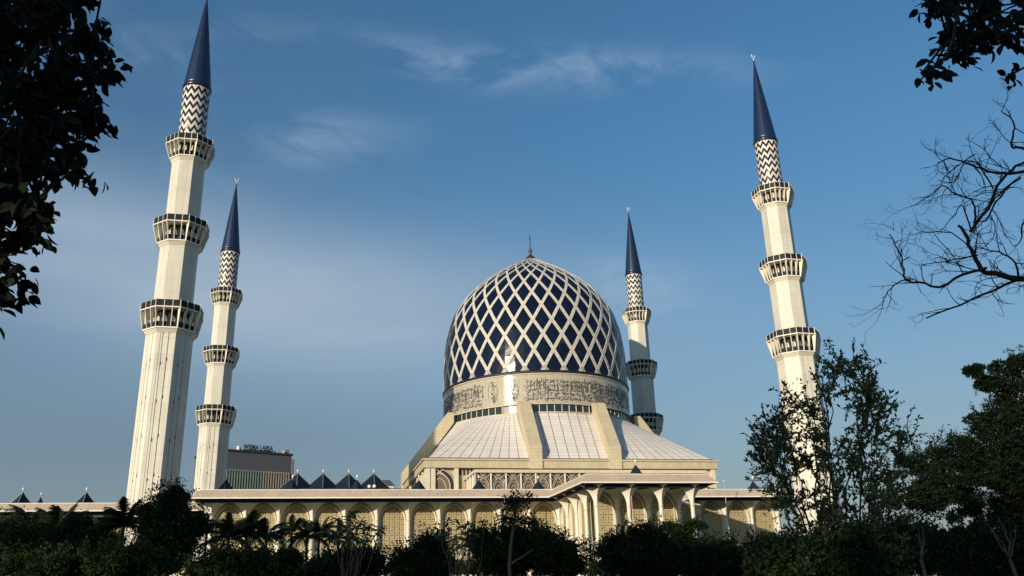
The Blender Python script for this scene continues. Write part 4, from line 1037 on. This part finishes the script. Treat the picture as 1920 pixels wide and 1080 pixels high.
def palm(px, py, Y, sc, n, label, tr=.13):
    p = wpt(px, py, Y); r = empty('palm_tree', (p.x, p.y, 0)); tag(r, label, 'palm tree', 'palms in front of the mosque')
    mb = MB(); le = random.uniform(-.4, .4); mb.tube([(le, 0, -.2), (le * .6, 0, p.z * .35), (le * .2, 0, p.z * .7), (0, 0, p.z - .5 * sc), (0, 0, p.z)], [tr * 1.3, tr, tr * .85, tr * .8, tr * .5], 8)
    mb.build('trunk', 'bark', r, True)
    for k in range(n):
        o = link('frond', FR[k % 3], r, (0, 0, p.z - .15)); o.rotation_euler = (random.gauss(0, .12), random.uniform(-1.05, .25), k * 2.399 + random.uniform(-.2, .2)); o.scale = (sc, sc, sc)
for a in ((428, 992, 70, 1.25, 18, 'feathery palm just right of the tall ragged tree'), (462, 983, 72, 1.35, 20, 'bushy palm under the second arch from the left'),
          (500, 985, 74, 1.1, 16, 'palm between the bushy palm and the thin-trunked ones'), (547, 982, 78, 1.0, 15, 'leftmost of the slim-trunked palms below the third arch'), (576, 986, 76, 1.1, 16, 'double-stemmed looking palm in front of the fourth column'),
          (599, 984, 80, 1.0, 15, 'slim dark-trunked palm before the fourth arch'), (636, 990, 78, 1.0, 14, 'palm touching the rosette-leaved shrub'),
          (232, 968, 58, 1.2, 18, 'tall fan-topped palm left of the front left minaret'), (178, 985, 64, 1.2, 16, 'palm below the second left wing pyramid'), (110, 978, 66, 1.3, 18, 'palm below the low left wing roof'), (60, 968, 70, 1.3, 18, 'palm near the left edge'),
          (1283, 1000, 60, .8, 14, 'small palm before the last porch column'), (1210, 1000, 66, .8, 13, 'small palm top in front of the porch'),
          (880, 1003, 76, .8, 12, 'small palm top below the arcade left of the layered tree')):
    palm(a[0], a[1] + 17, a[2], a[3] * .82, a[4], a[5])

# rosette-leaved shrubs (frangipani-like) with bare forked stems
def rosette_shrub(base_px, Y, tips, label, lf=.42):
    b0 = wpt(base_px, 1078, Y); base = np.array([b0.x, b0.y, 0]); r = empty('rosette_tree', base); tag(r, label, 'small tree', 'rosette-leaved small trees')
    st = MB(); fork = np.array([0, 0, b0.z * .5]); limb(st, (0, 0, -.1), fork, .06, .045, .05, 4)
    C = []; D = []
    for (px, py) in tips:
        t = np.array(wpt(px, py, Y + random.uniform(-1, 1))) - base; limb(st, fork, t, .03, .014, .10, 6, 5)
        n = 15
        for k in range(n):
            a = k * 2.4 + random.random(); el = random.uniform(-.7, .7); C.append(t + np.array([0, 0, random.uniform(-.1, .1)])); D.append([math.cos(a) * math.cos(el), math.sin(a) * math.cos(el), math.sin(el)])
    C = np.array(C); D = np.array(D); n = len(C)
    st.build('stem', 'palebark', r, True)
    link('foliage', leaf_mesh('foliage', C, D, nrm(rdir(n) * .4 + np.array([0, 0, 1])), rng.uniform(.75, 1.1, n) * lf, rng.uniform(.26, .36, n) * lf, 'leafbush', True), r, kind='stuff')
rosette_shrub(655, 40, [(628, 1002), (640, 985), (648, 1012), (655, 972), (664, 962), (668, 990), (676, 978), (684, 1000), (690, 985), (640, 1022), (672, 1012), (713, 992), (706, 1000), (632, 975), (684, 1012), (660, 1000)], 'rosette-leaved shrub with pale forked stems before the fifth arch')
rosette_shrub(862, 38, [(835, 1000), (840, 978), (850, 1012), (862, 985), (870, 1000), (880, 1015), (845, 1025), (888, 1005), (858, 1020), (905, 978), (875, 985), (826, 1008)], 'sparse rosette-leaved tree left of the layered tree', .34)
# bare forked saplings at lower right and left
def bare_sapling(base_px, Y, tips, label):
    b0 = wpt(base_px, 1078, Y); base = np.array([b0.x, b0.y, 0]); r = empty('bare_sapling', base); tag(r, label, 'sapling', 'bare pale saplings')
    st = MB(); fork = np.array(wpt(base_px, 1048, Y)) - base; limb(st, (0, 0, -.1), fork, .07, .05, .05, 5)
    for (px, py) in tips: limb(st, fork, np.array(wpt(px, py, Y)) - base, .035, .01, .2, 6, 5)
    st.build('stem', 'palebark', r, True)
bare_sapling(1727, 30, [(1715, 1000), (1722, 990), (1735, 1012), (1729, 985), (1740, 1030)], 'pale bare sapling in the dark bushes at lower right')
bare_sapling(1893, 27, [(1845, 975), (1862, 990), (1872, 970), (1895, 1000), (1905, 985)], 'pale bare forked sapling near the bottom right corner')
bare_sapling(1470, 34, [(1465, 1020), (1475, 1010), (1458, 1035)], 'pale bare sapling below the leafy young tree')

# ---- recursive twigs used by the near trees
def twig_path(a, b, wob, n=6):
    a = np.array(a, float); b = np.array(b, float); L_ = np.linalg.norm(b - a); o1 = rng.normal(size=3) * L_ * wob
    return [a + (b - a) * t + o1 * math.sin(PI * t) + rng.normal(size=3) * L_ * .006 * (0 < t < 1) for t in [i / n for i in range(n + 1)]]
# leafy young tree on the right
def young_tree():
    Y = 17.5; b0 = wpt(1545, 1078, Y); base = np.array([b0.x, b0.y, 0.0]); r = empty('leafy_young_tree', base)
    tag(r, 'open leafy young tree with many thin upright stems in front of the right minaret', 'tree')
    w3 = lambda px, py, dy=0.0: np.array(wpt(px, py, Y)) - base + np.array([0, dy, 0])
    st = MB(); C = []; D = []
    tips = [(1399, 832), (1420, 812), (1440, 762), (1452, 800), (1478, 755), (1500, 745), (1492, 800), (1525, 770), (1542, 740), (1540, 690), (1567, 665), (1590, 672), (1575, 700), (1600, 720), (1637, 715), (1618, 765), (1655, 768), (1680, 762), (1712, 798), (1690, 830),
            (1660, 850), (1700, 880), (1435, 850), (1430, 895), (1465, 880), (1640, 900), (1690, 925), (1445, 935), (1740, 900), (1770, 960), (1480, 940), (1520, 850), (1560, 780), (1588, 800), (1550, 845), (1508, 905), (1590, 880), (1605, 840), (1570, 930), (1540, 960), (1500, 965), (1610, 950), (1650, 955)]
    poly = [(1399, 832), (1440, 765), (1500, 748), (1540, 692), (1567, 665), (1592, 675), (1640, 716), (1682, 762), (1712, 800), (1700, 880), (1730, 930), (1600, 990), (1480, 980), (1425, 930)]
    def pin(x, y):
        c_ = False
        for i in range(len(poly)):
            (xa, ya), (xb, yb) = poly[i], poly[i - 1]
            if (ya > y) != (yb > y) and x < (xb - xa) * (y - ya) / (yb - ya) + xa: c_ = not c_
        return c_
    while len(tips) < 112:
        x_, y__ = rng.uniform(1400, 1730), rng.uniform(665, 985)
        if pin(x_, y__): tips.append((x_, y__))
    root_c = np.array([0, 0, max(.3, b0.z * .25)])
    mains = []
    for px, py in ((1430, 840), (1455, 800), (1490, 780), (1520, 790), (1545, 740), (1570, 690), (1590, 760), (1620, 740), (1650, 800), (1700, 870)):
        e = w3(px, py, rng.uniform(-1.0, 1.0)); pth = twig_path(root_c + rng.normal(size=3) * .08, e, .022, 14); mains.append(pth); st.tube(pth, [.034 * (1 - .8 * i / 14) for i in range(15)], 6)
    def twig(a, b, lvl):
        pth = twig_path(a, b, .07, 7); L_ = np.linalg.norm(np.array(b) - np.array(a)); st.tube(pth, [.014 * (1 - .7 * i / 7) / (1 + lvl * .5) for i in range(8)], 4)
        nl = int(L_ * (18 if lvl == 0 else 28)) + 3
        for k in range(nl):
            t = rng.uniform(.12, 1.0); i = min(6, int(t * 7)); p = pth[i] + (pth[i + 1] - pth[i]) * (t * 7 - i); dd = pth[i + 1] - pth[i]; dd /= np.linalg.norm(dd) + 1e-9
            C.append(p); d = dd * .6 + rng.normal(size=3) * .7 + np.array([0, 0, .25]); D.append(d)
        return pth
    for px, py in tips:
        e = w3(px, py, rng.uniform(-1.2, 1.2)); best = None
        for pth in mains:
            for q in pth[3:]:
                dv = e - q; dst = np.linalg.norm(dv)
                if dv[2] < .15 * dst: dst *= 2.2
                if best is None or dst < best[0]: best = (dst, q)
        s = best[1] + (0 if best[0] > .6 else 1) * np.array([0, 0, -.3]); pth = twig(s, e, 0)
        for k in range(6):
            t = rng.uniform(.12, .97); i = int(t * 7); q = pth[min(i, 6)]; dd = e - s; L_ = np.linalg.norm(dd)
            e2 = q + nrm((dd / L_ + rng.normal(size=3) * .75 + np.array([0, 0, .25]))[None])[0] * rng.uniform(.25, .62); twig(q, e2, 1)
    C = np.array(C); D = nrm(np.array(D)); n = len(C); st.build('stems', 'bark', r, True)
    Ln = rng.uniform(.06, .115, n); Nn = nrm(rdir(n) + np.array([0, -.2, .6]))
    idx = np.argsort(-Ln)[:290]; restm = np.ones(n, bool); restm[idx] = False
    one = leaf_mesh('leaf', np.zeros((1, 3)), np.array([[1., 0, 0]]), np.array([[0, 0, 1.]]), np.array([1.]), np.array([.42]), 'leafbush', True)
    for k in idx:
        d = D[k]; s_ = np.cross(d, Nn[k]); s_ /= np.linalg.norm(s_) + 1e-9; u_ = np.cross(s_, d)
        o = link('leaf', one, r); mt = Matrix(((d[0], -s_[0], u_[0], C[k][0]), (d[1], -s_[1], u_[1], C[k][1]), (d[2], -s_[2], u_[2], C[k][2]), (0, 0, 0, 1)))
        o.matrix_local = mt @ Matrix.Scale(float(Ln[k]), 4)
    link('foliage', leaf_mesh('foliage', C[restm], D[restm], Nn[restm], Ln[restm], Ln[restm] * .42, 'leafbush', True), r, kind='stuff')
young_tree()

# ---- big leafy bough entering top left, and its tree
def bough(label, trunk_xy, Y, inside_fn, box_, ncl, hub_px, seedoff, per=9, lsz=.2, extra=(), sticks=(), name='overhanging_tree', edge_fn=None):
    base = np.array([trunk_xy[0], trunk_xy[1], 0.0]); r = empty(name, base); tag(r, label, 'tree')
    st = MB(); C = []; D = []; E2 = []
    hub = np.array(wpt(hub_px[0], hub_px[1], Y)) - base
    limb(st, (0, 0, -.2), (hub[0] * .1, hub[1] * .1, hub[2] * .62), .26, .17, .05, 6, 10)
    limb(st, (hub[0] * .1, hub[1] * .1, hub[2] * .62), hub, .16, .07, .08, 6, 8)
    for path, ra, rb_ in sticks:
        pp = [np.array(wpt(px, py, Y + dy)) - base for px, py, dy in path]; st.tube([hub] + pp if ra > .02 else pp, list(np.linspace(ra, rb_, len(pp) + (1 if ra > .02 else 0))), 6)
    k = 0; prev = [hub]
    while k < ncl:
        px, py = rng.uniform(box_[0], box_[1]), rng.uniform(box_[2], box_[3])
        if not inside_fn(px, py): continue
        k += 1; y_ = Y + rng.normal() * .7; e = np.array(wpt(px, py, y_)) - base
        dst = [np.linalg.norm(e - q) + (0 if q is not hub else .5) for q in prev]; q = prev[int(np.argmin(dst))]
        if np.linalg.norm(e - q) > .15: pth = twig_path(q, e, .05, 4); st.tube(pth, [.012 + .006 * (4 - i) / 4 for i in range(5)], 4)
        prev.append(e)
        for j in range(per):
            a = rng.uniform(0, 2 * PI); c = e + rng.normal(size=3) * .07; d = np.array([math.cos(a) * .75 + .25, math.sin(a) * .6, rng.uniform(-1.5, .15)]); C.append(c); D.append(d); E2.append(edge_fn(px, py) if edge_fn else 0)
    C = np.array(C); D = nrm(np.array(D)); n = len(C); st.build('branches', 'bark', r, True)
    Ln = rng.uniform(.75, 1.15, n) * lsz; Nn = nrm(rdir(n) + np.array([0, -.9, .5])); Wf = .56
    idx = np.argsort(E2)[:290]; restm = np.ones(n, bool); restm[idx] = False
    one = leaf_mesh('leaf', np.zeros((1, 3)), np.array([[1., 0, 0]]), np.array([[0, 0, 1.]]), np.array([1.]), np.array([Wf]), 'leafnear', True)
    for k in idx:
        d = D[k]; s_ = np.cross(d, Nn[k]); s_ /= np.linalg.norm(s_) + 1e-9; u_ = np.cross(s_, d)
        o = link('leaf', one, r); mt = Matrix(((d[0], -s_[0], u_[0], C[k][0]), (d[1], -s_[1], u_[1], C[k][1]), (d[2], -s_[2], u_[2], C[k][2]), (0, 0, 0, 1)))
        o.matrix_local = mt @ Matrix.Scale(float(Ln[k]), 4)
    if restm.any(): link('foliage', leaf_mesh('foliage', C[restm], D[restm], Nn[restm], Ln[restm], Ln[restm] * Wf, 'leafnear', True), r, kind='stuff')
ys_ = [-140, 0, 40, 100, 150, 200, 250, 300, 335, 350, 400, 430, 480, 520, 570, 600, 625]; xs_ = [235, 200, 190, 205, 212, 195, 190, 182, 165, 110, 95, 78, 60, 55, 42, 18, -5]
edgeL = lambda y: float(np.interp(y, ys_, xs_))
def inL(px, py):
    e_ = edgeL(py) + 16 * math.sin(py * .061) + 9 * math.sin(py * .17 + 1)
    if px > e_ - 8: return False
    if px > e_ - 45 and rng.random() < .45: return False
    if rng.random() < .92 and math.sin(px * .075 + 1 + math.sin(py * .03)) * math.sin(py * .06 + 2 + math.sin(px * .02)) > .28: return False
    return True
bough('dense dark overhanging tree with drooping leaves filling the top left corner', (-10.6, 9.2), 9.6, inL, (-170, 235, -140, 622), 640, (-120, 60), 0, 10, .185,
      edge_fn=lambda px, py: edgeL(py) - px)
trc = [(1912, 90), (1872, 72), (1838, 50), (1800, 20)]
blobsR = [(1750, 12, 26, 16), (1800, 40, 30, 26), (1835, 62, 36, 30), (1790, 70, 20, 16), (1765, 100, 14, 9), (1745, 132, 18, 17), (1800, 95, 12, 9), (1816, 112, 9, 10), (1860, 15, 34, 18), (1895, 45, 26, 26), (1880, 20, 20, 12), (1905, 128, 14, 16), (1775, 5, 24, 9), (1840, -30, 100, 30), (1950, 40, 40, 60)]
def inR(px, py): return any(((px - a) / c) ** 2 + ((py - b) / d) ** 2 < 1 for a, b, c, d in blobsR)
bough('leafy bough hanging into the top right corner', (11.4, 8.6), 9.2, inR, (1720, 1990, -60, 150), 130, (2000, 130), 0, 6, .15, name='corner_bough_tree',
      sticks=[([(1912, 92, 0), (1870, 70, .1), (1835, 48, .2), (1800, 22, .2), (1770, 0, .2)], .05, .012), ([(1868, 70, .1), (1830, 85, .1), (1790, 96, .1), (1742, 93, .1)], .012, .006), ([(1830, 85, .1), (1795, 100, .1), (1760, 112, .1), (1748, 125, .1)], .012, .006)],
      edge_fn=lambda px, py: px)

# ---- leafless tree at the right edge
def bare_tree():
    Y = 12.0; base = np.array([11.2, 12.4, 0.0]); r = empty('leafless_tree', base); tag(r, 'leafless tree reaching thin tangled branches in from the right edge', 'tree')
    cnv = lambda x, y: (1640 + x / 1.8, y / 1.8)
    mb = MB(); tw = MB()
    w3 = lambda px, py, dy=0.0: np.array(wpt(px, py, Y)) - base + np.array([0, dy, 0])
    hub = w3(2060, 560); hub2 = w3(2050, 300)
    mb.tube([(0, 0, -.2), tuple(hub * .5), tuple(hub)], [.2, .15, .09], 8); mb.tube([tuple(hub), tuple((hub + hub2) / 2 + np.array([.2, 0, 0])), tuple(hub2)], [.08, .06, .05], 8)
    limbs = [([(700, 960), (600, 945), (490, 935), (420, 920), (375, 905), (355, 868), (340, 830), (325, 780), (300, 745)], .05, .022),
             ([(325, 780), (355, 735), (385, 690), (400, 640), (440, 590), (490, 565), (560, 540)], .024, .02), ([(375, 905), (300, 925), (225, 965), (175, 950), (120, 940), (108, 910), (105, 870), (92, 830), (65, 775)], .022, .008),
             ([(120, 940), (85, 948), (65, 965), (55, 985), (62, 1008)], .011, .006), ([(640, 930), (560, 935), (490, 935), (440, 960), (360, 990), (290, 1020), (205, 1052)], .026, .010),
             ([(600, 560), (490, 575), (430, 570), (385, 550), (340, 522), (290, 500), (255, 505)], .026, .008), ([(600, 520), (490, 500), (460, 500), (462, 450), (455, 418), (415, 388)], .024, .008),
             ([(490, 935), (470, 890), (430, 860), (380, 850), (330, 840)], .018, .007), ([(340, 760), (345, 710), (340, 660), (300, 640), (255, 600), (205, 640), (158, 660)], .018, .006),
             ([(400, 640), (345, 570), (290, 560), (240, 640), (180, 640)], .013, .005), ([(490, 600), (440, 640), (390, 700), (345, 770)], .018, .012), ([(325, 780), (290, 700), (260, 730), (200, 800)], .013, .005),
             ([(350, 860), (300, 870), (240, 880), (165, 890)], .013, .005), ([(320, 830), (270, 780), (210, 770), (162, 770)], .011, .005), ([(300, 925), (265, 880), (190, 800)], .010, .005), ([(340, 522), (300, 540), (265, 570), (250, 610)], .010, .005),
             ([(550, 700), (485, 770), (470, 830), (430, 860)], .013, .007), ([(430, 565), (380, 500), (325, 445)], .010, .004), ([(250, 575), (180, 530)], .008, .004), ([(65, 775), (25, 758)], .006, .003), ([(65, 775), (75, 738)], .005, .003),
             ([(140, 940), (145, 895)], .006, .003), ([(140, 940), (152, 995)], .006, .003), ([(360, 990), (330, 975)], .005, .003)]
    ends = []
    for path, ra, rb_ in limbs:
        pp = []; dy = rng.uniform(-.5, .5)
        for i, (x, y) in enumerate(path): px, py = cnv(x, y); pp.append(w3(px, py, dy * i / len(path)))
        # smooth the polyline
        q = []
        for i in range(len(pp) - 1):
            p0, p1, p2, p3 = pp[max(i - 1, 0)], pp[i], pp[i + 1], pp[min(i + 2, len(pp) - 1)]
            for t in (0, .33, .66): q.append(.5 * ((2 * p1) + (-p0 + p2) * t + (2 * p0 - 5 * p1 + 4 * p2 - p3) * t * t + (-p0 + 3 * p1 - 3 * p2 + p3) * t ** 3) + rng.normal(size=3) * .008)
        q.append(pp[-1]); mb.tube(q, list(np.linspace(ra, rb_, len(q))), 6)
        for i in range(2, len(q)):
            if rng.random() < .62: ends.append((q[i], q[i] - q[i - 1], rb_ + (ra - rb_) * (1 - i / len(q))))
    def sub(p, d, L_, rad, lvl):
        d = d / (np.linalg.norm(d) + 1e-9); n = 6; pts = [p]; turn = rng.normal(size=3) * .12
        for i in range(n): d = d + turn + rng.normal(size=3) * .09 + np.array([0, 0, .03]); d /= np.linalg.norm(d); pts.append(pts[-1] + d * L_ / n)
        tw.tube(pts, [rad * (1 - .6 * i / n) for i in range(n + 1)], 4)
        if lvl < 2:
            for k in range(rng.integers(1, 4)):
                i = rng.integers(2, n + 1); dd = pts[i] - pts[i - 1]; s_ = rng.normal(size=3); sub(pts[i], dd / np.linalg.norm(dd) + s_ * .7, L_ * rng.uniform(.35, .6), rad * .6, lvl + 1)
    for p, d, ra in ends:
        if p[0] + base[0] > 9.4: continue
        s_ = rng.normal(size=3); s_[1] *= .6; d = d / (np.linalg.norm(d) + 1e-9) + s_ * .8; sub(p, d, rng.uniform(.22, .6), min(.009, ra * .6), 0)
    mb.build('branch', 'bark', r, True); tw.build('twigs', 'bark', r, True)
bare_tree()

# ---- unseen trees added beside and behind the viewpoint to shade the near planting
def added_shade_tree(x, y, h, rad, label, sd_):
    r = empty('added_shade_tree', (x, y, 0)); tag(r, label, 'tree', 'unseen shade trees added around the viewpoint')
    C = []; D = []; mb = MB(); top = np.array([0, 0, h - rad * .9]); limb(mb, (0, 0, -.2), top, .45, .3, .04, 6, 9)
    for k in range(46):
        d = rdir(1)[0]; d[2] = abs(d[2]) * .9 - .35; p = np.array([0, 0, h - rad * .55]) + d * rad * rng.uniform(.45, .95) * np.array([1, 1, .7])
        if k < 16: limb(mb, top, p, .14, .04, .12, 4, 5)
        n = 170; q = rdir(n) * (rad * .30 * rng.uniform(.2, 1, n) ** .5)[:, None]; C.append(p + q); D.append(nrm(q + rdir(n) * .5))
    C = np.concatenate(C); D = np.concatenate(D); n = len(C)
    mb.build('trunk', 'bark', r, True); link('foliage', leaf_mesh('foliage', C, D, nrm(rdir(n) + np.array([0, 0, .6])), rng.uniform(.4, .75, n), rng.uniform(.25, .4, n), 'leaf'), r, kind='stuff')
for i, (x, y, h, rad, lb_) in enumerate(((-22, -6, 19, 8, 'to the left of the viewpoint'), (-10, -12, 18, 8, 'behind the viewpoint, slightly left'), (2, -14, 18, 7.5, 'directly behind the viewpoint'),
        (-30, 4, 20, 8, 'second to the left of the viewpoint'), (-38, 14, 21, 8, 'third out to the left of the viewpoint'), (-46, 27, 21, 8, 'farthest out on the left of the viewpoint'), (-18, -22, 22, 9, 'farthest behind the viewpoint'))):
    added_shade_tree(x, y, h, rad, 'unseen added shade tree ' + lb_, i)
